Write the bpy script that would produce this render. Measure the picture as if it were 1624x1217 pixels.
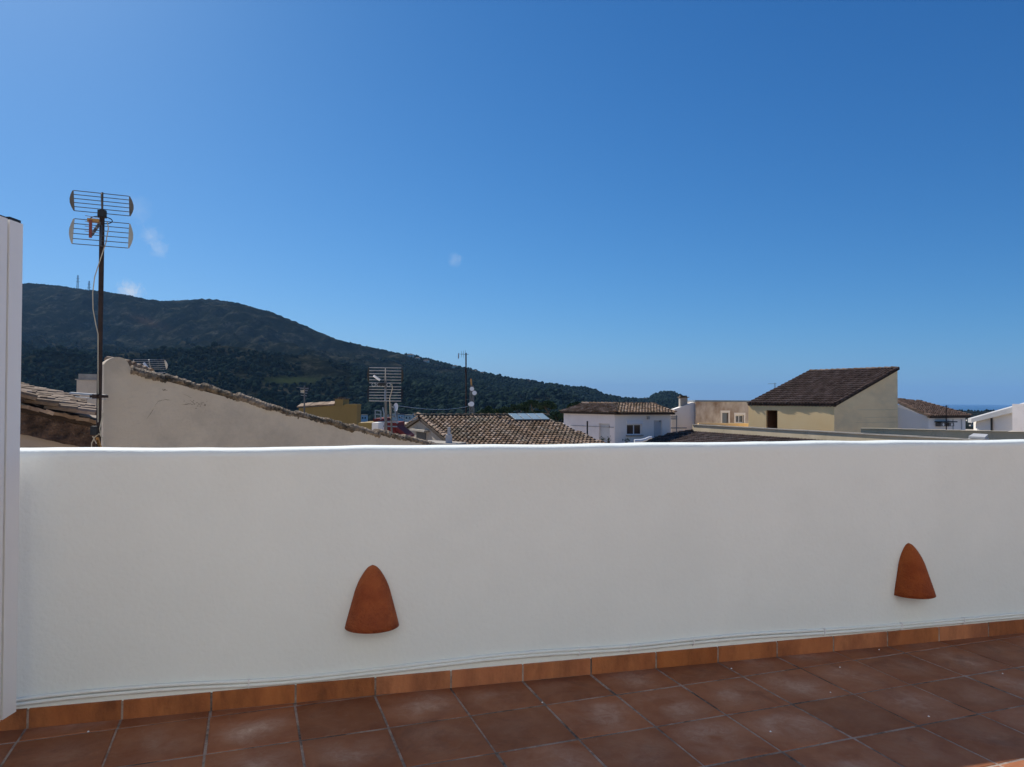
import bpy, math, random
import numpy as np
from mathutils import Vector, Matrix
random.seed(11)
rng = np.random.default_rng(5)
SC = bpy.context.scene
COL = SC.collection
for o in list(bpy.data.objects): bpy.data.objects.remove(o)

# ------------------------------------------------------------------ camera
F, PITCH, ROLL, HC = 1170.0, 0.02203, 0.006, 1.289
W0, H0 = 1624.0, 1217.0
def camdir(a, b):
    a, b = a*math.cos(ROLL)-b*math.sin(ROLL), a*math.sin(ROLL)+b*math.cos(ROLL)
    return Vector((a, -b*math.sin(PITCH), b*math.cos(PITCH)))
FWD = Vector((0, math.cos(PITCH), math.sin(PITCH)))
cd = bpy.data.cameras.new('camera'); cam = bpy.data.objects.new('camera', cd); COL.objects.link(cam)
cd.sensor_width = 36; cd.lens = 36*F/W0; cd.clip_start = 0.05; cd.clip_end = 200000
R_, U_ = camdir(1, 0), camdir(0, 1)
cam.matrix_world = Matrix(((R_.x, U_.x, -FWD.x, 0), (R_.y, U_.y, -FWD.y, 0), (R_.z, U_.z, -FWD.z, HC), (0, 0, 0, 1)))
SC.camera = cam
def ray(px, py):
    return FWD + camdir((px-W0/2)/F, -(py-H0/2)/F)
def P(px, py, Y):
    """world point seen at a pixel of the photo, Y metres ahead"""
    d = ray(px, py); return Vector((d.x*Y/d.y, Y, HC + d.z*Y/d.y))
def hor(px): return 634.3+(px-812)*0.00598

# ------------------------------------------------------------------ world, sun, exposure
SUN_AZ, SUN_EL = math.radians(-40), math.radians(39.7)   # azimuth from +Y, clockwise positive
w = bpy.data.worlds.new('World'); SC.world = w; w.use_nodes = True
nt = w.node_tree; N = nt.nodes; L = nt.links
bg = N['Background']
sky = N.new('ShaderNodeTexSky'); sky.sky_type = 'NISHITA'; sky.sun_disc = False
sky.sun_elevation = SUN_EL; sky.sun_rotation = SUN_AZ
sky.altitude = 100; sky.air_density = 0.8; sky.dust_density = 0.4; sky.ozone_density = 6.0
# the camera's colour response to that sky: one power curve per channel, the same in every direction
sp_ = N.new('ShaderNodeSeparateColor'); cb_ = N.new('ShaderNodeCombineColor'); L.new(sky.outputs[0], sp_.inputs[0])
for ch, (gain, powr) in enumerate(((.285, 1.42), (.775, 1.0), (1.44, .80))):
    pw = N.new('ShaderNodeMath'); pw.operation = 'POWER'; pw.inputs[1].default_value = powr; L.new(sp_.outputs[ch], pw.inputs[0])
    ml = N.new('ShaderNodeMath'); ml.operation = 'MULTIPLY'; ml.inputs[1].default_value = gain; L.new(pw.outputs[0], ml.inputs[0]); L.new(ml.outputs[0], cb_.inputs[ch])
# three wisps of cloud, placed by direction in the sky
tc = N.new('ShaderNodeTexCoord'); last = cb_.outputs[0]
nz = N.new('ShaderNodeTexNoise'); nz.inputs['Scale'].default_value = 85; nz.inputs['Detail'].default_value = 6; nz.inputs['Roughness'].default_value = .78; nz.inputs['Distortion'].default_value = .9
L.new(tc.outputs['Generated'], nz.inputs['Vector'])
def math_node(op, a, b=None, c=None, clamp=False):
    m = N.new('ShaderNodeMath'); m.operation = op; m.use_clamp = clamp
    for i, v in enumerate((a, b, c)):
        if v is None: continue
        if isinstance(v, (int, float)): m.inputs[i].default_value = v
        else: L.new(v, m.inputs[i])
    return m.outputs[0]
for (px, py, rad, amt) in ((206, 463, .024, .62), (240, 375, .022, .22), (722, 411, .016, .20), (252, 394, .018, .22), (216, 330, .03, .10)):
    d = ray(px, py).normalized()
    vm = N.new('ShaderNodeVectorMath'); vm.operation = 'DISTANCE'; vm.inputs[1].default_value = d
    L.new(tc.outputs['Generated'], vm.inputs[0])
    fall = math_node('SUBTRACT', 1.0, math_node('DIVIDE', vm.outputs['Value'], rad), clamp=True)
    msk = math_node('MULTIPLY', math_node('SUBTRACT', math_node('ADD', nz.outputs['Fac'], math_node('MULTIPLY', fall, .62)), 0.74), 3.6*amt, clamp=True)
    mx = N.new('ShaderNodeMixRGB'); mx.inputs['Color2'].default_value = (6.2, 7.2, 8.6, 1)
    L.new(msk, mx.inputs['Fac']); L.new(last, mx.inputs['Color1']); last = mx.outputs[0]
L.new(last, bg.inputs['Color']); bg.inputs['Strength'].default_value = 0.085
sl = bpy.data.lights.new('sun', 'SUN'); sl.energy = 5.0; sl.angle = math.radians(0.53); sl.color = (1, .95, .87)
so = bpy.data.objects.new('sun', sl); COL.objects.link(so)
sdir = Vector((math.sin(SUN_AZ)*math.cos(SUN_EL), math.cos(SUN_AZ)*math.cos(SUN_EL), math.sin(SUN_EL)))
so.rotation_euler = sdir.to_track_quat('Z', 'Y').to_euler(); so.location = (0, 0, 30)
SC.view_settings.view_transform = 'Standard'; SC.view_settings.look = 'None'
SC.view_settings.exposure = 0.22; SC.view_settings.gamma = 1.0; SC.view_settings.use_curve_mapping = False
SC.render.engine = 'CYCLES'
SC.cycles.max_bounces = 8; SC.cycles.diffuse_bounces = 5; SC.cycles.volume_bounces = 1

# ------------------------------------------------------------------ materials
def mat(name, c1, c2=None, scale=6.0, rough=.85, bump=0.0, bscale=60.0, metal=0.0, c3=None, s3=1.2, t3=(.55, .75), tint=None,
        spec=.3, bdist=.01, rnd=0.0, stretch=None):
    m = bpy.data.materials.new(name); m.use_nodes = True
    nt = m.node_tree; N = nt.nodes; L = nt.links; b = N['Principled BSDF']
    b.inputs['Roughness'].default_value = rough; b.inputs['Metallic'].default_value = metal
    b.inputs['Specular IOR Level'].default_value = spec
    tc = N.new('ShaderNodeTexCoord'); vec = tc.outputs['Object']
    if stretch:
        mp = N.new('ShaderNodeMapping'); mp.inputs['Scale'].default_value = stretch
        L.new(vec, mp.inputs['Vector']); vec2 = mp.outputs[0]
    else: vec2 = vec
    def rgb(c): return (c[0], c[1], c[2], 1)
    n1 = N.new('ShaderNodeTexNoise'); n1.inputs['Scale'].default_value = scale; n1.inputs['Detail'].default_value = 7
    n1.inputs['Roughness'].default_value = .62
    L.new(vec2, n1.inputs['Vector'])
    rp = N.new('ShaderNodeValToRGB'); rp.color_ramp.elements[0].position = .32; rp.color_ramp.elements[1].position = .68
    rp.color_ramp.elements[0].color = rgb(c1); rp.color_ramp.elements[1].color = rgb(c2 or c1)
    L.new(n1.outputs['Fac'], rp.inputs['Fac']); out = rp.outputs[0]
    if c3:
        n3 = N.new('ShaderNodeTexNoise'); n3.inputs['Scale'].default_value = s3; n3.inputs['Detail'].default_value = 8
        n3.inputs['Roughness'].default_value = .7; L.new(vec2, n3.inputs['Vector'])
        mr = N.new('ShaderNodeMapRange'); mr.inputs['From Min'].default_value = t3[0]; mr.inputs['From Max'].default_value = t3[1]
        L.new(n3.outputs['Fac'], mr.inputs['Value'])
        mx = N.new('ShaderNodeMixRGB'); mx.inputs['Color2'].default_value = rgb(c3)
        L.new(mr.outputs[0], mx.inputs['Fac']); L.new(out, mx.inputs['Color1']); out = mx.outputs[0]
    if tint or rnd:
        hsv = N.new('ShaderNodeHueSaturation'); L.new(out, hsv.inputs['Color'])
        mr = N.new('ShaderNodeMapRange')
        if tint:
            at = N.new('ShaderNodeAttribute'); at.attribute_name = 'tint'; src = at.outputs['Fac']; k = tint
        else:
            oi = N.new('ShaderNodeObjectInfo'); src = oi.outputs['Random']; k = rnd
        mr.inputs['To Min'].default_value = 1-k; mr.inputs['To Max'].default_value = 1+k
        L.new(src, mr.inputs['Value']); L.new(mr.outputs[0], hsv.inputs['Value'])
        mr2 = N.new('ShaderNodeMapRange'); mr2.inputs['To Min'].default_value = 1+k*.35; mr2.inputs['To Max'].default_value = 1-k*.55
        L.new(src, mr2.inputs['Value']); L.new(mr2.outputs[0], hsv.inputs['Saturation']); out = hsv.outputs[0]
    L.new(out, b.inputs['Base Color'])
    if bump:
        n2 = N.new('ShaderNodeTexNoise'); n2.inputs['Scale'].default_value = bscale; n2.inputs['Detail'].default_value = 6
        L.new(vec, n2.inputs['Vector'])
        bp = N.new('ShaderNodeBump'); bp.inputs['Strength'].default_value = bump; bp.inputs['Distance'].default_value = bdist
        L.new(n2.outputs['Fac'], bp.inputs['Height']); L.new(bp.outputs[0], b.inputs['Normal'])
    return m
M = {}
M['white_wall'] = mat('white_plaster', (.755, .79, .757), (.80, .835, .80), 1.6, .85, .40, 55, c3=(.72, .755, .722), s3=.7, t3=(.5, .8), bdist=.006)
M['white_far'] = mat('white_render', (.83, .785, .72), (.88, .835, .77), .8, .9, .2, 20, c3=(.72, .67, .61), s3=.5, t3=(.55, .85))
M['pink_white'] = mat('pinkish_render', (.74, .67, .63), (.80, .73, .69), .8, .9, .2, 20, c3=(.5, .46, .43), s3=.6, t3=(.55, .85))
M['peach'] = mat('peach_plaster', (.57, .46, .34), (.66, .55, .42), .7, .95, .5, 18, c3=(.36, .30, .235), s3=.9, t3=(.47, .80), bdist=.03)
M['beige_wall'] = mat('weathered_beige_render', (.54, .44, .28), (.66, .54, .365), .9, .95, .4, 20, c3=(.14, .13, .10), s3=.8, t3=(.56, .8), stretch=(1, 1, .5))
M['yellow_front'] = mat('pale_yellow_render', (.86, .60, .29), (.88, .65, .34), .7, .9, .2, 14)
M['yellow_side'] = mat('faded_yellow_render', (.82, .62, .35), (.87, .69, .41), .6, .9, .3, 14, c3=(.66, .54, .34), s3=.7, t3=(.45, .75), stretch=(.7, .7, 1.6))
M['ochre'] = mat('ochre_render', (.25, .17, .06), (.31, .22, .08), 1.0, .9, .2, 14, c3=(.22, .17, .08), s3=.7, stretch=(1.5, 1.5, .4))
M['stained'] = mat('rust_stained_concrete', (.50, .43, .36), (.70, .64, .56), .5, .95, .4, 10, c3=(.30, .21, .15), s3=.35, t3=(.42, .58), stretch=(1, 1, .7))
M['stone_dark'] = mat('dark_rubble', (.028, .018, .014), (.14, .09, .065), 6, .95, 1, 30, c3=(.24, .19, .13), s3=5, t3=(.6, .72), bdist=.04)
M['tile_roof'] = mat('old_clay_tile', (.11, .063, .036), (.28, .17, .098), 2.5, .9, .3, 40, c3=(.10, .09, .06), s3=1.1, t3=(.5, .7), tint=.55)
M['tile_red'] = mat('red_clay_tile', (.070, .040, .028), (.125, .070, .046), 2.5, .85, .3, 40, c3=(.09, .06, .04), s3=1.1, t3=(.55, .8), tint=.4)
M['tile_dark'] = mat('shaded_clay_tile', (.07, .045, .035), (.13, .08, .06), 2.5, .9, .3, 40, c3=(.05, .045, .035), s3=1, t3=(.5, .8), tint=.45)  # darkened tiles: shade of a roof with the sun behind it, put into the colour
M['tile_part'] = mat('pale_weathered_tile', (.18, .11, .065), (.37, .25, .155), 6, .9, .5, 50, c3=(.17, .15, .11), s3=4, t3=(.52, .72), rnd=.35)
M['coping'] = mat('lichened_clay', (.09, .06, .04), (.40, .29, .18), 9, .95, 1, 40, c3=(.05, .045, .035), s3=6, t3=(.48, .62), rnd=.3, bdist=.03)
M['mortar'] = mat('mortar', (.30, .27, .23), (.42, .38, .32), 5, .95, .4, 40)
M['underlay'] = mat('roof_channel', (.03, .02, .015), (.055, .037, .027), 3, .95)  # near-black: shade of the hollows between tiles put into the colour
M['steel_dark'] = mat('rusty_steel', (.035, .022, .018), (.06, .035, .025), 12, .6, .2, 60, metal=.3)
M['alu'] = mat('aluminium', (.35, .36, .37), (.45, .45, .45), 5, .4, metal=.7)
M['alu_dull'] = mat('dull_aluminium', (.10, .10, .10), (.16, .155, .15), 8, .5, metal=.4)
M['black'] = mat('black_plastic', (.015, .015, .015), (.03, .03, .03), 8, .5)
M['cream_plastic'] = mat('cream_plastic', (.55, .47, .33), (.62, .54, .40), 10, .6)
M['orange_plastic'] = mat('faded_orange_plastic', (.45, .20, .05), (.5, .27, .08), 10, .5)
M['red_plastic'] = mat('red_plastic', (.22, .05, .035), (.26, .07, .05), 10, .5)
M['cable_cream'] = mat('cream_cable', (.50, .42, .30), (.58, .5, .36), 10, .6)
M['white_metal'] = mat('white_lacquered_aluminium', (.85, .83, .79), (.87, .85, .81), 3, .38, .04, 300, spec=.5)
M['white_plastic'] = mat('white_plastic', (.74, .74, .74), (.78, .78, .77), 5, .5)
M['skirting'] = mat('glazed_terracotta_skirting', (.36, .118, .042), (.47, .175, .062), 7, .5, .25, 90, c3=(.19, .065, .026), s3=6, t3=(.42, .68), rnd=.10, stretch=(1, 1, .4))
M['grout'] = mat('cement_grout', (.28, .21, .17), (.42, .34, .28), 30, .95, .6, 90, c3=(.08, .06, .05), s3=4, t3=(.45, .62))
M['terracotta'] = mat('fired_terracotta', (.26, .052, .012), (.44, .115, .027), 9, .75, 1.0, 120, c3=(.20, .038, .012), s3=6, t3=(.45, .7), rnd=.05)
M['glass'] = mat('dark_glass', (.02, .022, .025), (.03, .032, .035), 3, .08, spec=.6)
M['panel_glass'] = mat('solar_glass', (.30, .38, .36), (.36, .44, .42), 2, .12, spec=1.0)
M['door_grey'] = mat('pale_grey_door', (.5, .5, .5), (.56, .56, .55), 2, .6)
M['door_brown'] = mat('brown_wood', (.10, .05, .025), (.14, .075, .04), 6, .7)
M['red_wall'] = mat('oxblood_render', (.14, .02, .02), (.18, .03, .028), 1, .85, .2, 20)
M['slate'] = mat('blue_grey_sheet', (.16, .20, .24), (.22, .26, .3), 2, .6)
M['crack'] = mat('crack_shadow', (.24, .19, .145), (.30, .24, .18), 20, .95)
M['trunk'] = mat('bark', (.07, .05, .035), (.12, .09, .06), 3, .95, .6, 10)
M['needles'] = mat('pine_needles', (.022, .042, .014), (.05, .078, .024), 1.2, 1.0, tint=.45, spec=.05)
M['forest'] = mat('forest_leaf', (.008, .017, .014), (.017, .030, .021), .03, 1.0, tint=.5, spec=0.0)
M['lime'] = mat('lamp_housing', (.4, .4, .38), None, 4, .5)
M['hazy_white'] = mat('distant_white_render', (.70, .62, .50), (.78, .70, .58), .1, .9)
M['sea_wall'] = mat('grey_parapet', (.42, .42, .42), (.52, .51, .5), 1, .9, .3, 20)

# worn rustic floor tile: whitish bloom on the middle of each tile, darker rims, different on every tile
def floor_tile_mat():
    m = bpy.data.materials.new('rustic_floor_tile'); m.use_nodes = True
    nt = m.node_tree; N = nt.nodes; L = nt.links; b = N['Principled BSDF']
    uv = N.new('ShaderNodeUVMap'); uv.uv_map = 'UVMap'
    at = N.new('ShaderNodeAttribute'); at.attribute_name = 'tint'
    geo = N.new('ShaderNodeNewGeometry')
    def mth(op, a, c=None, clamp=False):
        x = N.new('ShaderNodeMath'); x.operation = op; x.use_clamp = clamp
        for i, v in enumerate((a, c)):
            if v is None: continue
            if isinstance(v, (int, float)): x.inputs[i].default_value = v
            else: L.new(v, x.inputs[i])
        return x.outputs[0]
    def noise(s, d=6, r=.6, dist=0):
        n = N.new('ShaderNodeTexNoise'); n.inputs['Scale'].default_value = s; n.inputs['Detail'].default_value = d
        n.inputs['Roughness'].default_value = r; n.inputs['Distortion'].default_value = dist
        L.new(geo.outputs['Position'], n.inputs['Vector']); return n.outputs['Fac']
    vm = N.new('ShaderNodeVectorMath'); vm.operation = 'DISTANCE'; vm.inputs[1].default_value = (.5, .5, 0)
    L.new(uv.outputs[0], vm.inputs[0])
    centre = mth('SUBTRACT', 1.0, mth('MULTIPLY', vm.outputs['Value'], 1.75), True)
    def ramp(src, p0, p1, c0, c1):
        r = N.new('ShaderNodeValToRGB'); r.color_ramp.elements[0].position = p0; r.color_ramp.elements[1].position = p1
        r.color_ramp.elements[0].color = (*c0, 1); r.color_ramp.elements[1].color = (*c1, 1); L.new(src, r.inputs['Fac']); return r.outputs[0]
    base = ramp(noise(5, 8, .65, .6), .3, .7, (.235, .078, .034), (.355, .136, .060))
    def mix(fac, a, c):
        x = N.new('ShaderNodeMixRGB'); L.new(fac, x.inputs['Fac']); L.new(a, x.inputs['Color1'])
        if isinstance(c, tuple): x.inputs['Color2'].default_value = (*c, 1)
        else: L.new(c, x.inputs['Color2'])
        return x.outputs[0]
    # bloom strength: centre * noise * per tile value
    streak = noise(16, 8, .75, 1.2); big = noise(4.2, 4, .55, .4)
    f1 = mth('MULTIPLY', mth('POWER', centre, 1.1), mth('MULTIPLY', mth('SUBTRACT', big, .36, True), 4.4), True)
    f2 = mth('MULTIPLY', f1, mth('ADD', mth('MULTIPLY', streak, 2.6), -.62, True), True)
    f3 = mth('MULTIPLY', f2, mth('ADD', mth('MULTIPLY', at.outputs['Fac'], .95), .15), True)
    c = mix(f3, base, (.54, .37, .27))
    # scuffs anywhere
    sc = mth('MULTIPLY', mth('SUBTRACT', noise(9, 10, .8, 2), .55, True), 2.8, True)
    c = mix(sc, c, (.40, .24, .15))
    dk = mth('MULTIPLY', mth('SUBTRACT', noise(3.4, 7, .7, .8), .55, True), 3.0, True)
    c = mix(dk, c, (.10, .045, .033))
    hsv = N.new('ShaderNodeHueSaturation'); L.new(c, hsv.inputs['Color'])
    mr = N.new('ShaderNodeMapRange'); mr.inputs['To Min'].default_value = .84; mr.inputs['To Max'].default_value = 1.14
    L.new(at.outputs['Fac'], mr.inputs['Value']); L.new(mr.outputs[0], hsv.inputs['Value'])
    L.new(hsv.outputs[0], b.inputs['Base Color'])
    rr = N.new('ShaderNodeMapRange'); rr.inputs['To Min'].default_value = .42; rr.inputs['To Max'].default_value = .75
    L.new(noise(11, 6, .7), rr.inputs['Value']); L.new(rr.outputs[0], b.inputs['Roughness'])
    b.inputs['Specular IOR Level'].default_value = .2
    bp = N.new('ShaderNodeBump'); bp.inputs['Strength'].default_value = .4; bp.inputs['Distance'].default_value = .004
    L.new(noise(26, 8, .7), bp.inputs['Height']); L.new(bp.outputs[0], b.inputs['Normal'])
    return m
M['floor_tile'] = floor_tile_mat()

# ------------------------------------------------------------------ builders
class MB:
    def __init__(s): s.v = []; s.f = []; s.t = []; s.uv = {}
    def add(s, vs, fs, tint=None):
        k = len(s.v); s.v += [tuple(p) for p in vs]; s.f += [tuple(i+k for i in f) for f in fs]
        s.t += [random.random() if tint is None else tint]*len(fs); return s
    def box(s, c, size, rz=0.0, tint=None):
        hx, hy, hz = (q/2 for q in size); cs, sn = math.cos(rz), math.sin(rz)
        vs = [(c[0]+x*cs-y*sn, c[1]+x*sn+y*cs, c[2]+z) for z in (-hz, hz) for x, y in ((-hx, -hy), (hx, -hy), (hx, hy), (-hx, hy))]
        return s.add(vs, [(3, 2, 1, 0), (4, 5, 6, 7), (0, 1, 5, 4), (1, 2, 6, 5), (2, 3, 7, 6), (3, 0, 4, 7)], tint)
    def prism(s, base, h):
        """base: list of 3D points, h: vector"""
        h = Vector(h); n = len(base); vs = [Vector(p) for p in base]; vs += [p+h for p in vs]
        fs = [tuple(range(n))[::-1], tuple(range(n, 2*n))]+[(i, (i+1) % n, (i+1) % n+n, i+n) for i in range(n)]
        return s.add(vs, fs)
    def tube(s, pts, r, n=8, cap=True, r2=None):
        pts = [Vector(p) for p in pts]; m = len(pts); vs = []
        up = Vector((0, 0, 1)); last = None
        for i, p in enumerate(pts):
            d = (pts[min(i+1, m-1)]-pts[max(i-1, 0)]).normalized()
            if last is None:
                a = d.cross(up)
                if a.length < .1: a = d.cross(Vector((1, 0, 0)))
            else: a = last-d*last.dot(d)
            a.normalize(); last = a; b = d.cross(a)
            rr = r if r2 is None else r+(r2-r)*i/(m-1)
            vs += [p+(a*math.cos(q)+b*math.sin(q))*rr for q in (2*math.pi*j/n for j in range(n))]
        fs = [(i*n+j, i*n+(j+1) % n, (i+1)*n+(j+1) % n, (i+1)*n+j) for i in range(m-1) for j in range(n)]
        if cap: fs += [tuple(range(n))[::-1], tuple(range((m-1)*n, m*n))]
        return s.add(vs, fs)
    def bar(s, a, b, w, h=None):
        a, b = Vector(a), Vector(b); d = (b-a).normalized(); h = h or w
        x = d.cross(Vector((0, 0, 1)))
        if x.length < .05: x = Vector((1, 0, 0))
        x.normalize(); y = x.cross(d)
        q = [x*w/2*i+y*h/2*j for i, j in ((-1, -1), (1, -1), (1, 1), (-1, 1))]
        vs = [a+k for k in q]+[b+k for k in q]
        return s.add(vs, [(3, 2, 1, 0), (4, 5, 6, 7), (0, 1, 5, 4), (1, 2, 6, 5), (2, 3, 7, 6), (3, 0, 4, 7)])
    def build(s, name, m, parent=None, smooth=False, kind=None, label=None):
        off = Vector(parent.get('_w', (0, 0, 0))) if parent else Vector((0, 0, 0))
        me = bpy.data.meshes.new(name)
        me.from_pydata([(p[0]-off.x, p[1]-off.y, p[2]-off.z) for p in s.v], [], s.f)
        a = me.attributes.new('tint', 'FLOAT', 'FACE'); a.data.foreach_set('value', np.array(s.t, dtype=np.float32))
        me.materials.append(m); me.validate(); me.update()
        if smooth: me.shade_smooth()
        o = bpy.data.objects.new(name, me); COL.objects.link(o)
        if parent: o.parent = parent; o['_w'] = tuple(off)
        if kind: o['kind'] = kind
        if label: o['label'] = label
        return o
def root(name, loc, label, cat, group=None):
    o = bpy.data.objects.new(name, None); COL.objects.link(o); o.location = loc; o.empty_display_size = .2
    o['_w'] = tuple(loc); o['label'] = label; o['category'] = cat
    if group: o['group'] = group
    return o
def single(mb, name, m, loc, label, cat, group=None, smooth=False):
    """a thing that is one mesh, its origin at its base"""
    d = {'_w': tuple(loc)}
    me_o = None
    off = Vector(loc)
    mb2 = MB(); mb2.v = [(p[0]-off.x, p[1]-off.y, p[2]-off.z) for p in mb.v]; mb2.f = mb.f; mb2.t = mb.t
    o = mb2.build(name, m, smooth=smooth); o.location = loc; o['label'] = label; o['category'] = cat
    if group: o['group'] = group
    return o
def struct(mb, name, m, smooth=False):
    o = mb.build(name, m, smooth=smooth); o['kind'] = 'structure'; return o

GZ = -7.5            # street level below the terrace floor
def plane_hit(p0, p1, px, py):
    """the point where the photo's pixel falls on the vertical plane through p0, p1"""
    d = ray(px, py); x0, y0 = p0[0], p0[1]; ex, ey = p1[0]-x0, p1[1]-y0
    # x0+u*ex = d.x*t ; y0+u*ey = d.y*t
    det = ex*(-d.y)+d.x*ey
    u = ((-x0)*(-d.y)-(-d.x)*(-y0))/det if abs(det) > 1e-9 else 0
    t = (x0+u*ex)/d.x if abs(d.x) > 1e-6 else (y0+u*ey)/d.y
    return u*math.hypot(ex, ey), HC+d.z*t
def wallface(mb, p0, p1, z0, za, zb, holes=(), rec=.14):
    """vertical wall from p0 to p1 (outside on the right hand), top from za to zb, holes (u0,u1,v0,v1) with reveals"""
    p0 = Vector((p0[0], p0[1], 0)); p1 = Vector((p1[0], p1[1], 0)); Lg = (p1-p0).length; d = (p1-p0)/Lg; n = Vector((d.y, -d.x, 0))
    us = sorted({0, Lg, *[h[0] for h in holes], *[h[1] for h in holes]}); vs = sorted({z0, *[h[2] for h in holes], *[h[3] for h in holes]})+[None]
    top = lambda u: za+(zb-za)*u/Lg
    at = lambda u, z, k=0: p0+d*u-n*k+Vector((0, 0, z))
    for a, b in zip(us, us[1:]):
        for c, e in zip(vs, vs[1:]):
            um, vm = (a+b)/2, (c+(e if e is not None else c+.01))/2
            if any(h[0] < um < h[1] and h[2] < vm < h[3] for h in holes): continue
            mb.add([at(a, c), at(b, c), at(b, e if e is not None else top(b)), at(a, e if e is not None else top(a))], [(0, 1, 2, 3)])
    for (a, b, c, e) in holes:
        q = [(a, c), (b, c), (b, e), (a, e)]
        for i in range(4):
            (u, z), (u2, z2) = q[i], q[(i+1) % 4]
            mb.add([at(u, z), at(u2, z2), at(u2, z2, rec), at(u, z, rec)], [(0, 1, 2, 3)])
    return d, n
def at_wall(p0, p1, u, z, k=0.0):
    p0 = Vector((p0[0], p0[1], 0)); p1 = Vector((p1[0], p1[1], 0)); d = (p1-p0).normalized(); n = Vector((d.y, -d.x, 0))
    return p0+d*u+n*k+Vector((0, 0, z))
def wbox(mb, p0, p1, u0, u1, v0, v1, k0, k1):
    b = [at_wall(p0, p1, u, v0, k) for u, k in ((u0, k1), (u1, k1), (u1, k0), (u0, k0))]
    return mb.prism(b, (0, 0, v1-v0))

def tile_frame(poly):
    e0, e1 = Vector(poly[0]), Vector(poly[1]); u = (e1-e0).normalized()
    n = None
    for q in poly[2:]:
        n = u.cross(Vector(q)-e0)
        if n.length > 1e-4: break
    n.normalize()
    if n.z < 0: n = -n
    v = n.cross(u).normalized()
    return e0, u, v, n
def inside(x, y, pg):
    c = False; j = len(pg)-1
    for i in range(len(pg)):
        xi, yi = pg[i]; xj, yj = pg[j]
        if (yi > y) != (yj > y) and x < (xj-xi)*(y-yi)/(yj-yi)+xi: c = not c
        j = i
    return c
def cover_tile(mb, o, u, v, n, r, ln, lift=.035, seg=5, tint=None):
    """a barrel tile: o = middle of its low end, v up the slope"""
    vs = []
    for (s, rr, h) in ((0, r, lift), (ln, r*.82, 0.0)):
        c = o+v*s+n*h
        for i in range(seg+1):
            a = math.pi*i/seg; vs.append(c+u*(math.cos(a)*rr)+n*(math.sin(a)*rr*.85))
    k = seg+1
    fs = [(i, i+1, i+1+k, i+k) for i in range(seg)]+[tuple(range(k))]
    return mb.add(vs, fs, tint)
def tiled_roof(parent, poly, mt, pitch=.22, expo=.34, slab=.10, ridge=True, name='roof'):
    """roof plane (poly: eave start, eave end, then the rest) with a slab, barrel tiles on it and a part for the slab"""
    e0, u, v, n = tile_frame(poly)
    pg = [((Vector(q)-e0).dot(u), (Vector(q)-e0).dot(v)) for q in poly]
    s = MB(); s.prism([Vector(q)-n*(.02+slab) for q in poly], n*slab); rf = s.build(name, M['underlay'], parent)
    umin, umax = min(q[0] for q in pg), max(q[0] for q in pg); vmax = max(q[1] for q in pg)
    mb = MB(); x = umin+pitch/2
    drift = 0
    while x < umax:
        y = -.05; colt = random.uniform(-.15, .15)
        while y < vmax-.05:
            if inside(x, y+expo*.5, pg):
                jx = random.gauss(0, .006); jy = random.gauss(0, .012)
                dv = (v+u*random.gauss(0, .02)).normalized()
                cover_tile(mb, e0+u*(x+jx)+v*(y+jy), u, dv, n, pitch*.37, expo*1.12, .04, 5, min(1, max(0, random.gauss(.5, .28)+colt)))
            y += expo
        x += pitch
    t = mb.build('roof_tiles', mt, rf, kind='stuff')
    return rf, (e0, u, v, n)
def ridge_line(parent, a, b, mt, r=.11, ln=.36, lift=0.02):
    a, b = Vector(a), Vector(b); d = (b-a); Lg = d.length; d.normalize(); x = d.cross(Vector((0, 0, 1))).normalized(); n = x.cross(d)
    if n.z < 0: n = -n
    mb = MB(); s = -.05
    while s < Lg:
        cover_tile(mb, a+d*s+n*lift, x, (d+n*random.gauss(0, .015)).normalized(), n, r*random.uniform(.93, 1.06), ln*1.15, .03, 6); s += ln
    return mb.build('ridge_tiles', mt, parent, kind='stuff')
def fill_hole(par, p0, p1, h, style, rec=.13):
    a, b, c, e = h
    if style == 'window2':
        f = MB(); t = .06
        for (u0, u1, v0, v1) in ((a, b, c, c+t), (a, b, e-t, e), (a, a+t, c+t, e-t), (b-t, b, c+t, e-t), ((a+b)/2-t/2, (a+b)/2+t/2, c+t, e-t)):
            wbox(f, p0, p1, u0, u1, v0, v1, -rec, -rec+.05)
        fr = f.build('window', M['white_plastic'], par)
        for (u0, u1) in ((a+t, (a+b)/2-t/2), ((a+b)/2+t/2, b-t)):
            g = MB(); wbox(g, p0, p1, u0, u1, c+t, e-t, -rec+.01, -rec+.02); g.build('pane', M['glass'], fr)
    elif style == 'dark':
        g = MB(); wbox(g, p0, p1, a, b, c, e, -rec-.01, -rec+.01); g.build('window', M['glass'], par)
    elif style == 'open_door':
        g = MB()
        wbox(g, p0, p1, a-.3, b+.3, c-.1, e+.2, -1.6, -1.55); g.build('room_wall', M['door_brown'], par)
        f = MB(); wbox(f, p0, p1, a, a+.05, c, e, -.85, -.1); f.build('door', M['door_brown'], par)
    else:
        g = MB(); wbox(g, p0, p1, a, b, c, e, -rec-.01, -rec+.02); dr = g.build('door', M[style], par)
        k = MB(); q = at_wall(p0, p1, b-.1, c+1.0, -rec+.05); k.box(q, (.04, .05, .12)); k.build('handle', M['alu_dull'], dr)
def pix_hole(p0, p1, x0, x1, y0, y1):
    ua, _ = plane_hit(p0, p1, x0, y0); ub, _ = plane_hit(p0, p1, x1, y0)
    _, zt = plane_hit(p0, p1, (x0+x1)/2, y0); _, zb = plane_hit(p0, p1, (x0+x1)/2, y1)
    return (min(ua, ub), max(ua, ub), zb, zt)

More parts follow.
